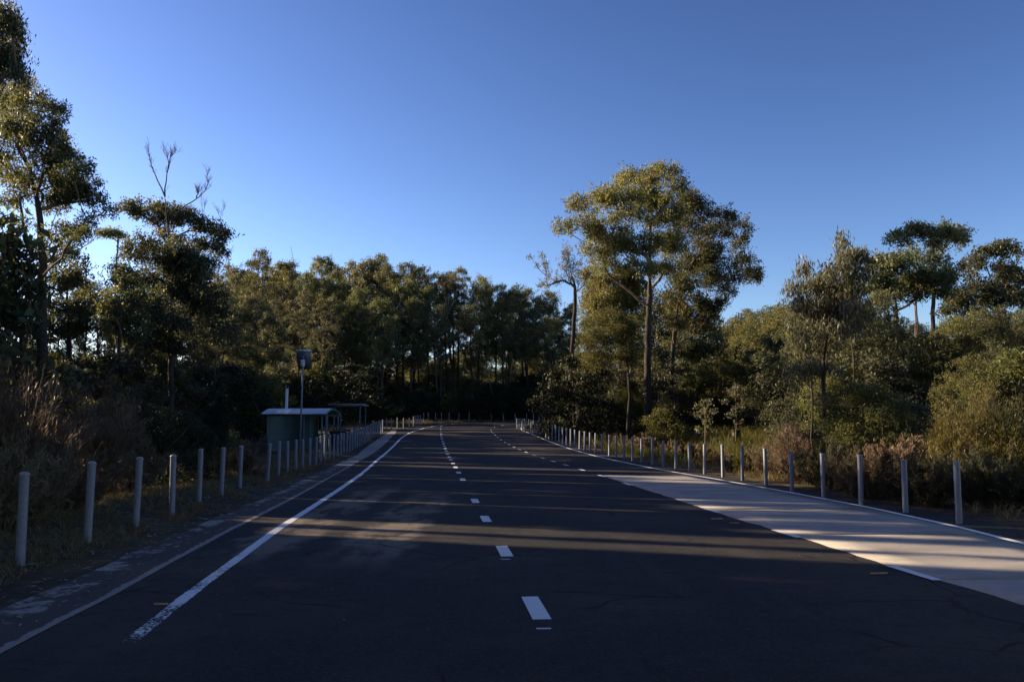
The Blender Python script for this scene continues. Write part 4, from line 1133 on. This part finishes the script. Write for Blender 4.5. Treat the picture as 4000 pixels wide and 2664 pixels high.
# ------------------------------------------------------------------ shrubs
def shrub_meshes(seed, H, W, stems, per, L_, W_, lmat, world=None, twig='twig', up=1.0, bare=.25, spread=.5, arch=.0, r0=.018):
    rng = np.random.default_rng(seed)
    ch = []; PP = []; DD = []
    for i in range(stems):
        a = rng.uniform(0, 6.28); rad = W * math.sqrt(rng.uniform(0, 1)); h = H * rng.uniform(.55, 1.0) * (1 - .35 * (rad / W) ** 2)
        e = np.array([rad * math.cos(a), rad * math.sin(a), h])
        b = np.array([e[0] * .15, e[1] * .15, -.1])
        m = 7; t = np.linspace(0, 1, m)[:, None]
        c = b * .4 + e * .6; c[2] = h * (.45 - arch * .2)
        P = (1 - t) ** 2 * b + 2 * t * (1 - t) * c + t * t * e + rng.normal(size=(m, 3)) * .03 * H * .3
        ch.append((P, np.linspace(r0, .003, m), False))
        n = per
        # side twigs
        for _ in range(5):
            tt_ = rng.uniform(.3, .95); j = int(tt_ * (m - 1)); d = P[min(j + 1, m - 1)] - P[j - 1 if j else 0]; d /= np.linalg.norm(d) + 1e-9
            v = d * up + rot_rand(rng, 1)[0] * .8; v /= np.linalg.norm(v); l = H * rng.uniform(.08, .22)
            Q = np.array([P[j], P[j] + v * l * .5 + rng.normal(size=3) * .02, P[j] + v * l])
            ch.append((Q, np.array([.006, .004, .002]), False))
            k = int(n * .12); u = rng.uniform(.15, 1, k)[:, None]
            PP.append(P[j] + v * l * u + rng.normal(size=(k, 3)) * .02 * H); DD.append(np.repeat(v[None], k, 0))
        u = rng.uniform(bare, 1.0, int(n * .4))
        idx = np.clip(u * (m - 1), 0, m - 1.001); i0 = idx.astype(int); f = (idx - i0)[:, None]
        pp = P[i0] * (1 - f) + P[i0 + 1] * f
        dd = P[i0 + 1] - P[i0]; dd /= np.linalg.norm(dd, axis=1)[:, None] + 1e-9
        PP.append(pp + rng.normal(size=pp.shape) * .025 * H); DD.append(dd)
    P = np.concatenate(PP); Dd = np.concatenate(DD)
    if world is not None:
        k = ~(slit_mask(P + world) & (rng.uniform(size=len(P)) < .9)); P, Dd = P[k], Dd[k]
    V, F = leaves(rng, P, L_, W_, dirs=Dd * up, spread=spread)
    return {'stems': chains_mesh('stems', ch, M[twig]), 'foliage': mesh_np('foliage', V, [F], M[lmat])}

def shrub(name, seed, px, Y, H, W, stems, per, L_, W_, lmat, label, **kw):
    p = at(*A(px, 1000), Y); p[2] = gz(p[0], Y)
    return place(name, shrub_meshes(seed, H, W, stems, per, L_, W_, lmat, world=p if p[0] < 0 else None, **kw), p, label, 'shrub')

# left: brown feathery shrubs, dark round bush, small scrub
shrub('feathery_shrub', 601, 22, 15.5, 3.3, 1.35, 46, 760, .13, .016, 'brown', 'tall feathery brown shrub at the left picture edge', up=1.1)
shrub('feathery_shrub', 602, 75, 18.5, 3.5, .9, 30, 760, .13, .016, 'brown', 'upright brown shrub plume beside the leftmost shrub', up=1.4)
shrub('feathery_shrub', 603, 190, 20.5, 3.3, 1.6, 52, 760, .13, .015, 'brown', 'wide grey-brown feathery shrub behind the second bollard', up=1.0)
shrub('feathery_shrub', 604, 250, 23, 3.5, 1.1, 34, 760, .14, .016, 'brown', 'grey-brown shrub with drooping tops between leftmost scrub and dark bush', up=1.2)
shrub('feathery_shrub', 605, 130, 15.5, 1.6, 1.3, 40, 300, .12, .014, 'brown', 'low brown scrub behind the first two left bollards', up=.8)
shrub('feathery_shrub', 606, 20, 13.0, 1.7, 1.0, 36, 300, .12, .014, 'brown', 'low dark scrub under the leftmost shrub', up=.8)
shrub('feathery_shrub', 607, 290, 20.5, 1.6, 1.1, 34, 300, .12, .014, 'brown', 'low twiggy scrub left of the dark round bush', up=.8)
rng = np.random.default_rng(61)
def round_bush(name, seed, px, Y, H, cr, n, lm, label, L_=.11, W_=.035, dens=2600, flat=.8, cb=.1, depth_=None, size=.42, rtip=.006, down=.3, twigs=5, cat='shrub'):
    r_ = np.random.default_rng(seed)
    p = at(*A(px, 1000), Y); p[2] = gz(p[0], Y)
    cl = gum_clumps(r_, H, cr, cb, n, flat=flat, size=size)
    me = tree_meshes(seed + 1, cl, [(0, 0, -.2), (.03, .05, H * .4), (0, .05, H * .8)], .05, L_, W_, dens, lm, limb='limb_far', twigs=twigs, rtip=rtip, down=down)
    me = {{'trunk': 'stem', 'limbs': 'branches', 'crown': 'foliage'}[k_]: v for k_, v in me.items()}
    return place(name, me, p, label, cat)
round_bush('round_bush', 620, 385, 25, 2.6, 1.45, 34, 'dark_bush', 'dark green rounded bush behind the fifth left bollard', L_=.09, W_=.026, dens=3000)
round_bush('leafy_bush', 622, 475, 27, 1.3, .55, 14, 'wattle', 'small bright-leaved bush at the right foot of the dark round bush', L_=.11, W_=.04, dens=1800)
shrub('feathery_shrub', 624, 560, 28, 1.3, .8, 30, 260, .12, .014, 'brown', 'small dry brown shrub left of the shelter', up=.8)
shrub('feathery_shrub', 625, 520, 31, 2.0, .9, 26, 240, .13, .02, 'gum', 'thin green scrub between dark bush and shelter', up=.9)

# right: golden bush, green bush, dry scrub
gb = shrub('golden_bush', 641, 2270, 21.5, 3.8, 1.4, 80, 420, .10, .014, 'gold', 'golden-topped feathery bush at the right picture edge', up=1.3, bare=.5, r0=.022)
_r = np.random.default_rng(642)
_P = clump_points(_r, [(c[0], c[1], c[2] * .92, c[3], c[4], c[5]) for c in gum_clumps(_r, 3.1, 1.3, .30, 40, flat=.8, size=.40)], 3000, spr=.07)
_V, _F = leaves(_r, _P, .10, .018, dirs=np.tile([0, 0, .8], (len(_P), 1)))
link('inner_foliage', mesh_np('inner_foliage', _V, [_F], M['wattle']), gb)
shrub('golden_bush', 642, 2175, 20.5, 2.1, .8, 30, 420, .13, .014, 'gold', 'lower olive-gold bush with bare orange stems behind the last right bollards', up=1.1, bare=.55)
round_bush('green_bush', 643, 1990, 25, 3.7, 1.5, 40, 'wattle', 'large green leafy bush right of the drooping gum', L_=.12, W_=.03, dens=2600)
round_bush('green_bush', 645, 2085, 26, 3.6, 1.3, 34, 'gum_dark', 'dark leafy bush between the green bush and the golden bush', L_=.12, W_=.035, dens=2300)
round_bush('dark_bush', 647, 2310, 24.5, 3.2, 1.4, 30, 'gum_dark', 'dark green bush behind the golden bush', L_=.12, W_=.03, dens=2200)
shrub('dry_shrub', 650, 2060, 20, 1.75, .75, 30, 420, .13, .022, 'straw', 'pale straw-coloured dry shrub left of the golden bush', up=1.0, bare=.4)
shrub('dry_shrub', 651, 1815, 27, 2.3, .9, 30, 260, .13, .014, 'straw', 'bare twiggy straw-coloured shrub under the drooping gum', up=1.1, bare=.35)
shrub('dry_shrub', 652, 1770, 29, 1.5, 1.0, 30, 260, .12, .014, 'brown', 'low brown twiggy shrub beside the straw-coloured shrub', up=.9)
shrub('dry_shrub', 653, 1900, 23, 1.5, 1.2, 30, 260, .13, .016, 'gum_dark', 'dark green scrub behind the fourth right-hand bollard', up=.9)
shrub('dry_shrub', 654, 1990, 20.5, 1.35, 1.1, 36, 300, .12, .014, 'brown', 'low brown scrub behind the third right-hand bollard', up=.8)
shrub('dry_shrub', 655, 2110, 18.4, 1.25, .9, 34, 300, .12, .014, 'gum_dark', 'low green scrub between the two nearest right-hand bollards', up=.8)
shrub('dry_shrub', 656, 2270, 18.0, 1.5, 1.2, 40, 300, .13, .016, 'gum_dark', 'dark low scrub behind the nearest right-hand bollard', up=.8)
shrub('dry_shrub', 657, 2345, 17.5, 1.2, .9, 34, 300, .13, .016, 'gum_dark', 'dark grassy scrub at the lower right edge', up=.8)
shrub('dry_shrub', 658, 2225, 19.6, 1.6, .6, 10, 60, .1, .012, 'straw', 'bare forked pale branches beside the golden bush', up=1.0, bare=.7, r0=.025)
for i, (px, Y, H, W) in enumerate(((1480, 48, 1.5, .8), (1400, 56, 1.3, 1.0), (1275, 75, 1.6, 1.3), (1340, 66, 1.6, 1.2), (1440, 52, 1.4, 1.2), (1540, 44, 1.2, 1.2), (1590, 40, 1.1, 1.1), (1850, 25, 1.3, 1.0), (1730, 30, .9, .9), (1690, 33, .9, 1.0), (1640, 36, .9, 1.0))):
    shrub('dry_shrub', 670 + i, px, Y, H, W, 30, 220, .15, .022, ('straw', 'brown', 'gum_dark', 'gum_dark', 'brown', 'grass', 'grass', 'brown', 'grass_green', 'brown', 'grass')[i],
          ['pale dry shrub at the foot of the tallest gum', 'brown scrub left of the tallest gum trunk', 'dark scrub at the inside of the far bend', 'dark green scrub beside the half-bare gum', 'brown scrub in front of the gum trunks', 'olive scrub behind the middle of the right row', 'low olive scrub by the cut stump', 'brown scrub below the drooping gum', 'green tussock shrub behind the right row', 'brown tussock shrub left of the green tussock', 'olive tussock shrub by the cut stump'][i], up=.9)
round_bush('bright_bush', 690, 1355, 74, 3.6, 2.0, 26, 'wattle', 'bright green bush lit behind the half-bare gum trunk', L_=.2, W_=.07, dens=900)
round_bush('leafy_bush', 692, 1520, 56, 3.2, 1.5, 22, 'wattle', 'olive leafy bush right of the tallest gum trunk', L_=.18, W_=.06, dens=1000)
# two pale saplings beyond the swale
def sapling(seed, px, ptop, Y, label, w):
    p, H = top_h(px, ptop, Y)
    r_ = np.random.default_rng(seed)
    cl = gum_clumps(r_, H, w, .42, 9, flat=.7, size=.42)
    b = (p[0], Y, gz(p[0], Y))
    place('sapling', tree_meshes(seed, cl, [(0, 0, -.2), (.02, 0, H * .5), (0, 0, H * .9)], .035, .17, .075, 260, 'gum_grey', bark='limb', twigs=3, rtip=.008), b, label)
sapling(701, 1617, 908, 50, 'low pale sapling with spreading leaves beyond the swale', .75)
sapling(702, 1688, 872, 50, 'taller pale sapling with a rounded top beyond the swale', .62)

# ------------------------------------------------------------------ grass and litter
def grass_mesh(name, pts, nb, h, spread, w, mat, seed):
    rng = np.random.default_rng(seed)
    pts = np.asarray(pts)
    n = len(pts) * nb
    c = np.repeat(pts, nb, 0)
    off = rng.normal(size=(n, 2)) * spread
    P = c.copy(); P[:, :2] += off * .5
    hh = h * rng.uniform(.4, 1.3, n)
    lean = off * 1.2 + rng.normal(size=(n, 2)) * .35 * h
    a = rng.uniform(0, 6.28, n); s = np.stack([np.cos(a), np.sin(a), np.zeros(n)], 1) * w * .5
    mid_ = P + np.concatenate([lean * .35, (hh * .6)[:, None]], 1)
    tip = P + np.concatenate([lean, hh[:, None]], 1)
    V = np.stack([P - s, P + s, mid_ + s * .7, tip, mid_ - s * .7], 1).reshape(-1, 3)
    i = np.arange(n)[:, None] * 5
    Q = np.concatenate([i, i + 1, i + 2, i + 4], 1); T = np.concatenate([i + 4, i + 2, i + 3], 1)
    return mesh_np(name, V, [Q, T], M[mat])
gr = np.random.default_rng(21)
def scatter(n, x0, x1, y0, y1, cond):
    x = gr.uniform(x0, x1, n); y = gr.uniform(y0, y1, n)
    d = road_dist(np.stack([x, y], 1))
    k = cond(x, y, d)
    x, y = x[k], y[k]
    return np.stack([x, y, ground_z(x, y)], 1)
def patch(x, y, s=1.0): return np.sin(x * .9 * s + 1.3 * np.sin(y * .8 * s)) * np.cos(y * 1.1 * s + .6) + .5 * np.sin(x * 2.7 * s + y * 1.9 * s)
pl = scatter(21000, -16, -5, 5, 34, lambda x, y, d: (x < -3) & (d > 1.15) & (d < 6) & (patch(x, y) > -.25 - .2 * (d - 2)))
tag(link('grass', grass_mesh('grass', pl, 6, .10, .06, .011, 'grass', 31)), 'short dry grass on the left verge between the bollards', 'grass', kind='stuff')
pl2 = scatter(5000, -22, -7, 24, 70, lambda x, y, d: (x < -3) & (d > 1.2) & (d < 9))
tag(link('grass', grass_mesh('grass', pl2, 7, .14, .09, .014, 'grass', 32)), 'dry grass around the green shelter', 'grass', kind='stuff')
pr = scatter(6000, 5, 24, 9, 40, lambda x, y, d: (x > 3) & (d > .55) & (d < 9) & (patch(x, y, .7) > -.5))
tag(link('grass', grass_mesh('grass', pr, 9, .22, .12, .012, 'grass', 33)), 'rough dry grass in the swale behind the right row', 'grass', kind='stuff')
pr2 = scatter(5200, 2, 34, 36, 72, lambda x, y, d: (x > 1) & (d > .8) & (d < 16))
tag(link('grass', grass_mesh('grass', pr2, 9, .5, .22, .03, 'grass_green', 34)), 'tall yellow-green grass beyond the swale', 'grass', kind='stuff')
pf = scatter(1500, -30, 12, 96, 122, lambda x, y, d: (d > .8))
tag(link('grass', grass_mesh('grass', pf, 7, .3, .2, .04, 'grass', 35)), 'dark grass behind the far bollards', 'grass', kind='stuff')

# fallen leaves and bark chips
def litter(name, pts, L_, W_, seed, label):
    rng = np.random.default_rng(seed)
    pts = np.asarray(pts); n = len(pts)
    a = rng.uniform(0, 6.28, n); d = np.stack([np.cos(a), np.sin(a), rng.normal(size=n) * .12], 1); s = np.stack([-np.sin(a), np.cos(a), rng.normal(size=n) * .25], 1)
    L = L_ * rng.uniform(.4, 1.4, n)[:, None]; W = W_ * rng.uniform(.6, 1.4, n)[:, None]
    P = pts + np.array([0, 0, .022])
    V = np.stack([P - d * L / 2, P + s * W / 2, P + d * L / 2, P - s * W / 2], 1).reshape(-1, 3)
    V[:, 2] = np.maximum(V[:, 2], np.repeat(pts[:, 2], 4) + .012)
    tag(link(name, mesh_np(name, V, [np.arange(4 * n).reshape(-1, 4)], M['litter'])), label, 'leaf litter', kind='stuff')
lp = scatter(9000, -14, -3, 4, 30, lambda x, y, d: (x < -2) & (d > -.15) & (d < 3.0))
litter('leaf_litter', lp, .10, .02, 51, 'fallen leaves and bark bits along the left gutter')
n_ = 260
lx = gr.uniform(-5, 10, n_); ly = gr.uniform(4.6, 30, n_); kk = (lx > xl(ly)) & (lx < xr(ly))
litter('leaf_litter', np.stack([lx[kk], ly[kk], prof(ly[kk]) + .004], 1), .045, .012, 52, 'scattered leaf fragments on the asphalt')
lp = scatter(2500, 4, 14, 9, 34, lambda x, y, d: (x > 3) & (d > -.25) & (d < 1.6))
litter('leaf_litter', lp, .06, .014, 53, 'fallen leaves along the right-hand road edge')
def strip_bark(px, py, l, w, ang, label, mat='bark_strip'):
    p = gpt(px, py)
    m = 6; t = np.linspace(-.5, .5, m) * l
    mb = MB()
    V = []
    for i, q in enumerate(t):
        ww = w * (1 - .6 * abs(i / (m - 1) - .5) * 1.4)
        for u, zz in ((-.5, -.004), (0, .008), (.5, -.003)):
            V.append((q + .1 * u * ww, u * ww * (1 + .3 * math.sin(i * 2.3)), .022 + zz))
    Q = []
    for i in range(m - 1):
        for j in range(2): Q.append([i * 3 + j, i * 3 + j + 1, i * 3 + j + 4, i * 3 + j + 3])
    V = np.array(V); V2 = V.copy(); V2[:, 2] -= .006
    mb.add(np.concatenate([V, V2]), Q + [[a + 18 for a in reversed(q)] for q in Q])
    o = link('bark_strip', mb.mesh('bark_strip', M[mat]), None, (p[0], p[1], p[2]), (0, 0, ang))
    tag(o, label, 'bark', 'bark strips on the road')
strip_bark(*E(338, 470), .24, .05, .2, 'pale curl of bark just left of the concrete bay, upper of two')
strip_bark(*E(455, 498), .17, .045, -.3, 'pale curl of bark just left of the concrete bay, lower of two')
strip_bark(*E(1400, 832), .22, .06, .15, 'dull tan bark strip near the near end of the concrete bay')
strip_bark(*D(1023, 1083), .13, .022, .1, 'thin reddish bark strip left of the worn edge line', 'bark_strip')

# ------------------------------------------------------------------ the green shelter, its light pole, canopy and bin
def boxpart(name, parent, c, size, mat, rot=None):
    mb = MB().box(c, size, rot)
    return link(name, mb.mesh(name, mat), parent)

def shelter():
    Y = 50.0
    pl_ = at(*B(372, 1290), Y)
    z0 = gz(pl_[0] + 1.2, Y)
    sc = lambda px: px / 2.6133 / FPX * Y * .91
    o = link('shelter', None, None, (pl_[0], Y, z0), (0, 0, math.radians(-6)))
    tag(o, 'small green corrugated toilet shelter with a curved zinc roof and vent pipe', 'shelter')
    Wd = sc(790 - 372); Hh = 2.08; Dp = 2.3; Wt = sc(1045 - 372)
    def cladding(name, x0, y0, x1, y1, h):
        n = 31
        L_ = math.hypot(x1 - x0, y1 - y0); ux, uy = (x1 - x0) / L_, (y1 - y0) / L_; nxv, nyv = uy, -ux
        V, Q = [], []
        rows = n * 4
        for i in range(rows + 1):
            z = h * i / rows; dpt = .012 * math.sin(i * math.pi / 2)
            for q in (0, 1):
                V.append((x0 + ux * L_ * q + nxv * dpt, y0 + uy * L_ * q + nyv * dpt, z + .05))
        for i in range(rows): Q.append([2 * i, 2 * i + 1, 2 * i + 3, 2 * i + 2])
        V = np.array(V); V2 = V - np.array([nxv, nyv, 0]) * .04
        nn = len(V)
        rim = [0] + list(range(1, nn, 2)) + list(range(nn - 2, 0, -2))
        r2 = rim[1:] + rim[:1]
        Q2 = [[a, b, b + nn, a + nn] for a, b in zip(rim, r2)]
        return link(name, mesh_np(name, np.concatenate([V, V2]), [np.array(Q), np.array([[a + nn for a in reversed(q)] for q in Q]), np.array(Q2)], M['green']), o)
    cladding('wall', .06, 0, Wd - .04, 0, Hh)
    cladding('wall', .0, Dp, .0, .06, Hh)
    cladding('wall', Wd, .06, Wd, Dp, Hh)
    cladding('wall', Wd - .04, Dp, .06, Dp, Hh)
    cladding('screen_wall', Wd + .06, .75, Wd + .62, .75, 1.95)
    for (x, y) in ((0, 0), (Wd, 0), (Wt - .28, .06), (Wt - .02, .06), (Wt - .36, Dp * .55), (Wt - .02, Dp)):
        boxpart('post', o, (x, y, Hh / 2 + .08), (.085, .085, Hh + .18), M['green_post'])
    boxpart('roof_beam', o, (Wt / 2, .02, Hh + .10), (Wt + .1, .07, .12), M['green_post'])
    boxpart('roof_beam', o, (Wt / 2, Dp, Hh + .10), (Wt + .1, .07, .12), M['green_post'])
    # curved corrugated roof, ridge along x
    x0, x1 = -.30, Wt + .05
    def roof_piece(name, xa, xb, mat, parent, lift=0.):
        nxr = max(8, int((xb - xa) / .019)); nyr = 14
        V = []
        for j in range(nyr + 1):
            t = j / nyr; y = -.32 + (Dp + .64) * t
            zc = Hh + .17 + .44 * math.sin(math.pi * (.06 + .88 * t)) - .115
            for i in range(nxr + 1):
                x = xa + (xb - xa) * i / nxr
                V.append((x, y, zc + lift + .009 * math.sin(x * 2 * math.pi / .076)))
        V = np.array(V); n = len(V)
        idx = np.arange(n).reshape(nyr + 1, nxr + 1)
        Q = np.stack([idx[:-1, :-1], idx[:-1, 1:], idx[1:, 1:], idx[1:, :-1]], -1).reshape(-1, 4)
        V2 = V.copy(); V2[:, 2] -= .012
        return link(name, mesh_np(name, np.concatenate([V, V2]), [Q, Q[:, ::-1] + n], mat, True), parent)
    rf = roof_piece('roof', x0, x1, M['roof'], o)
    roof_piece('rooflight', .58, 1.32, M['rooflight'], rf, .012)
    # end fascia of the vault
    V = []
    for x in (Wt + .055, Wt + .085):
        for j in range(13):
            t = j / 12; y = -.32 + (Dp + .64) * t
            V.append((x, y, Hh + .17 + .44 * math.sin(math.pi * (.06 + .88 * t)) - .11)); V.append((x, y, Hh + .07 + .44 * math.sin(math.pi * (.06 + .88 * t)) - .11))
    Q = []
    for b in (0, 26):
        for j in range(12): Q.append([b + 2 * j, b + 2 * j + 1, b + 2 * j + 3, b + 2 * j + 2])
    for j in range(12): Q.append([2 * j, 2 * j + 2, 28 + 2 * j, 26 + 2 * j]); Q.append([2 * j + 1, 27 + 2 * j, 29 + 2 * j, 2 * j + 3])
    link('fascia', mesh_np('fascia', np.array(V), [np.array(Q)], M['green_post']), rf)
    xv = sc(398 - 372)
    vp = link('vent_pipe', MB().tube([(xv, Dp + .25, 0), (xv + .0, Dp + .25, 2.2), (xv + .03, Dp + .25, sc(1290 - 585) + .12)], [.085, .085, .085], 12).mesh('vent_pipe', M['white'], True), o)
    tp = sc(1290 - 585) + .12
    link('cowl', MB().lathe([(.05, tp), (.12, tp + .02), (.135, tp + .10), (.10, tp + .16), (.001, tp + .19)], 12, (xv + .03, Dp + .25, 0)).mesh('cowl', M['bin'], True), vp)
    boxpart('door', o, (Wd + .012, 1.35, 1.05), (.04, .85, 1.95), M['green_post'])
    boxpart('threshold_slab', o, (Wt * .62, .9, .012), (Wt * .95, 2.6, .06), M['pad'])
shelter()

def light_pole():
    Y = 47.0
    p = at(*B(708, 1328), Y); z0 = gz(p[0], Y)
    top = at(*B(742, 410), Y); tip = at(*B(740, 322), Y)
    o = link('light_pole', None, None, (p[0], Y, z0)); tag(o, 'solar light pole with tilted panel and battery box before the green shelter', 'light pole')
    h = top[2] - z0; dx = top[0] - p[0]
    link('pole', MB().tube([(0, 0, -.3), (dx * .5, 0, h * .5), (dx, 0, h), (dx, 0, h + .25)], [.062, .055, .045, .03], 12).mesh('pole', M['galv'], True), o)
    link('base_plate', MB().box((0, 0, .02), (.3, .3, .03)).mesh('base_plate', M['galv'], False), o)
    bz = h - .18
    bx = boxpart('battery_box', o, (dx, -.075, bz), (.22, .14, .40), M['white'])
    boxpart('box_strap', bx, (dx, -.15, bz + .05), (.24, .012, .03), M['galv'])
    rot = Matrix.Rotation(math.radians(-62), 4, 'X')
    ph = tip[2] - z0 - .45
    pn = boxpart('solar_panel', o, (dx, .24, ph), (.78, 1.15, .035), M['panel'], rot)
    pt_ = Vector((dx, .24, ph)) + rot @ Vector((0, -.57, 0))
    boxpart('panel_rim', pn, tuple(pt_), (.82, .10, .07), M['white'], rot)
    boxpart('panel_bracket', o, (dx, .10, h + .16), (.09, .22, .07), M['black'])
    boxpart('lamp_head', o, (dx, .0, h + .04), (.10, .10, .10), M['black'])
light_pole()

def canopy():
    Y = 62.0
    a = at(*B(1008, 862), Y); b = at(*B(1350, 872), Y)
    post = at(*B(1320, 1115), Y)
    z0 = gz(post[0], Y)
    o = link('canopy', None, None, (post[0], Y, z0)); tag(o, 'flat grey-roofed picnic canopy on thin posts behind the shelter', 'canopy')
    zt = a[2] - z0; x0 = a[0] - post[0]; x1 = b[0] - post[0]
    boxpart('roof', o, ((x0 + x1) / 2, 1.2, zt), (x1 - x0, 2.8, .09), M['roof'])
    boxpart('gutter', o, ((x0 + x1) / 2, -.25, zt - .02), (x1 - x0 + .05, .09, .13), M['galv'])
    for (x, y) in ((0, 0), (x0 + .4, 0), (0, 2.3), (x0 + .4, 2.3)):
        boxpart('post', o, (x, y, zt / 2 - .1), (.08, .08, zt + .05), M['green_post'])
    boxpart('table_top', o, ((x0 + x1) / 2, 1.2, .74), (1.6, .7, .06), M['stump'])
    for x in ((x0 + x1) / 2 - .5, (x0 + x1) / 2 + .5): boxpart('table_leg', o, (x, 1.2, .36), (.08, .5, .70), M['stump'])
canopy()

def wheelie_bin():
    Y = 52.0
    c = at(*B(1142, 1168), Y)
    p = at(*B(1142, 1168), Y); z0 = gz(p[0], Y)
    o = link('rubbish_bin', None, None, (p[0], Y, z0)); tag(o, 'dark green rubbish bin with a closed lid behind the left row', 'bin')
    V = []
    for z, w, d in ((.10, .50, .46), (.95, .68, .62)):
        V += [(-w, -d, z), (w, -d, z), (w, d, z), (-w, d, z)]
    mb = MB(); mb.add(V, [[3, 2, 1, 0], [0, 1, 5, 4], [1, 2, 6, 5], [2, 3, 7, 6], [3, 0, 4, 7], [4, 5, 6, 7]])
    link('body', mb.mesh('body', M['bin']), o)
    boxpart('lid', o, (0, 0, 1.0), (1.44, 1.32, .09), M['bin'])
    boxpart('handle', o, (0, .70, .97), (1.0, .05, .05), M['black'])
    for x in (-.42, .42): link('wheel', MB().tube([(x - .03, .42, .1), (x + .03, .42, .1)], [.1, .1], 12).mesh('wheel', M['black']), o)
wheelie_bin()

# ------------------------------------------------------------------ things beyond the swale
def stump():
    p = ghit(*Q4(445, 1118)); z0 = p[2]
    H = .62
    prof_ = [(.30, -.1), (.27, .1), (.24, H * .6), (.235, H), (.18, H + .015), (.001, H + .01)]
    o = link('tree_stump', None, None, (p[0], p[1], z0)); tag(o, 'sawn pale tree stump in the grass behind the right row', 'stump')
    mb = MB().lathe(prof_[:4], 14); link('trunk', mb.mesh('trunk', M['bark'], True), o)
    link('cut_face', MB().lathe([(.236, H + .002), (.18, H + .015), (.001, H + .01)], 14).mesh('cut_face', M['stump'], True), o)
stump()
def dark_box():
    p = ghit(*Q4(985, 1105)); z0 = p[2]
    H = .62
    o = link('utility_box', None, None, (p[0], p[1], z0)); tag(o, 'dark square utility box in the grass under the pale saplings', 'box')
    boxpart('body', o, (0, 0, H / 2), (.46, .4, H), M['black']); boxpart('lid', o, (0, 0, H + .02), (.52, .46, .05), M['black'])
dark_box()
def rail():
    a = ghit(*Q4(1440, 985)); b = ghit(*Q4(1900, 1040)); a[2] += .7; b[2] += .7
    o = link('low_rail', None, None, (a[0], a[1], gz(a[0], a[1]))); tag(o, 'low pale two-bar rail behind the straw-coloured shrub', 'rail')
    n = 5
    P = np.linspace(a, b, n); zb = [gz(q[0], q[1]) for q in P]
    for i in range(n):
        h = P[i, 2] - zb[i]
        link('rail_post', MB().box((P[i, 0] - a[0], P[i, 1] - a[1], zb[i] + h / 2 - zb[0]), (.07, .07, h + .2)).mesh('rail_post', M['galv']), o)
    for dz in (0, -.32):
        for i in range(n - 1):
            q0, q1 = P[i] - [a[0], a[1], zb[0]], P[i + 1] - [a[0], a[1], zb[0]]
            link('rail_bar', MB().tube([q0 + [0, -.06, dz], q1 + [0, -.06, dz]], [.028, .028], 8).mesh('rail_bar', M['galv_cap'], True), o)
rail()
p = ghit(*Q4(1225, 925)); z0 = p[2]
o = link('marker_post', None, None, (p[0], p[1], z0)); tag(o, 'small white marker post right of the taller pale sapling', 'marker post')
H = .8
link('post', MB().box((0, 0, H / 2), (.07, .035, H)).mesh('post', M['white']), o); link('cap', MB().box((0, 0, H + .01), (.08, .045, .03)).mesh('cap', M['galv_cap']), o)
# side path seen through the shrubs at the right edge
yv = np.linspace(30, 62, 30); xa = 18.5 + (yv - 30) * .62; xb = xa + 5.5
X = np.stack([xa, (xa + xb) / 2, xb], 1); Yg = np.repeat(yv[:, None], 3, 1)
Zs = ground_z(X.ravel(), Yg.ravel()) + .05
idx = np.arange(90).reshape(30, 3)
F = np.stack([idx[:-1, :-1], idx[:-1, 1:], idx[1:, 1:], idx[1:, :-1]], -1).reshape(-1, 4)
tag(link('path', mesh_np('path', np.stack([X.ravel(), Yg.ravel(), Zs], 1), [F], M['pad'], True)), 'pale gravel side path glimpsed at the right edge', kind='structure')
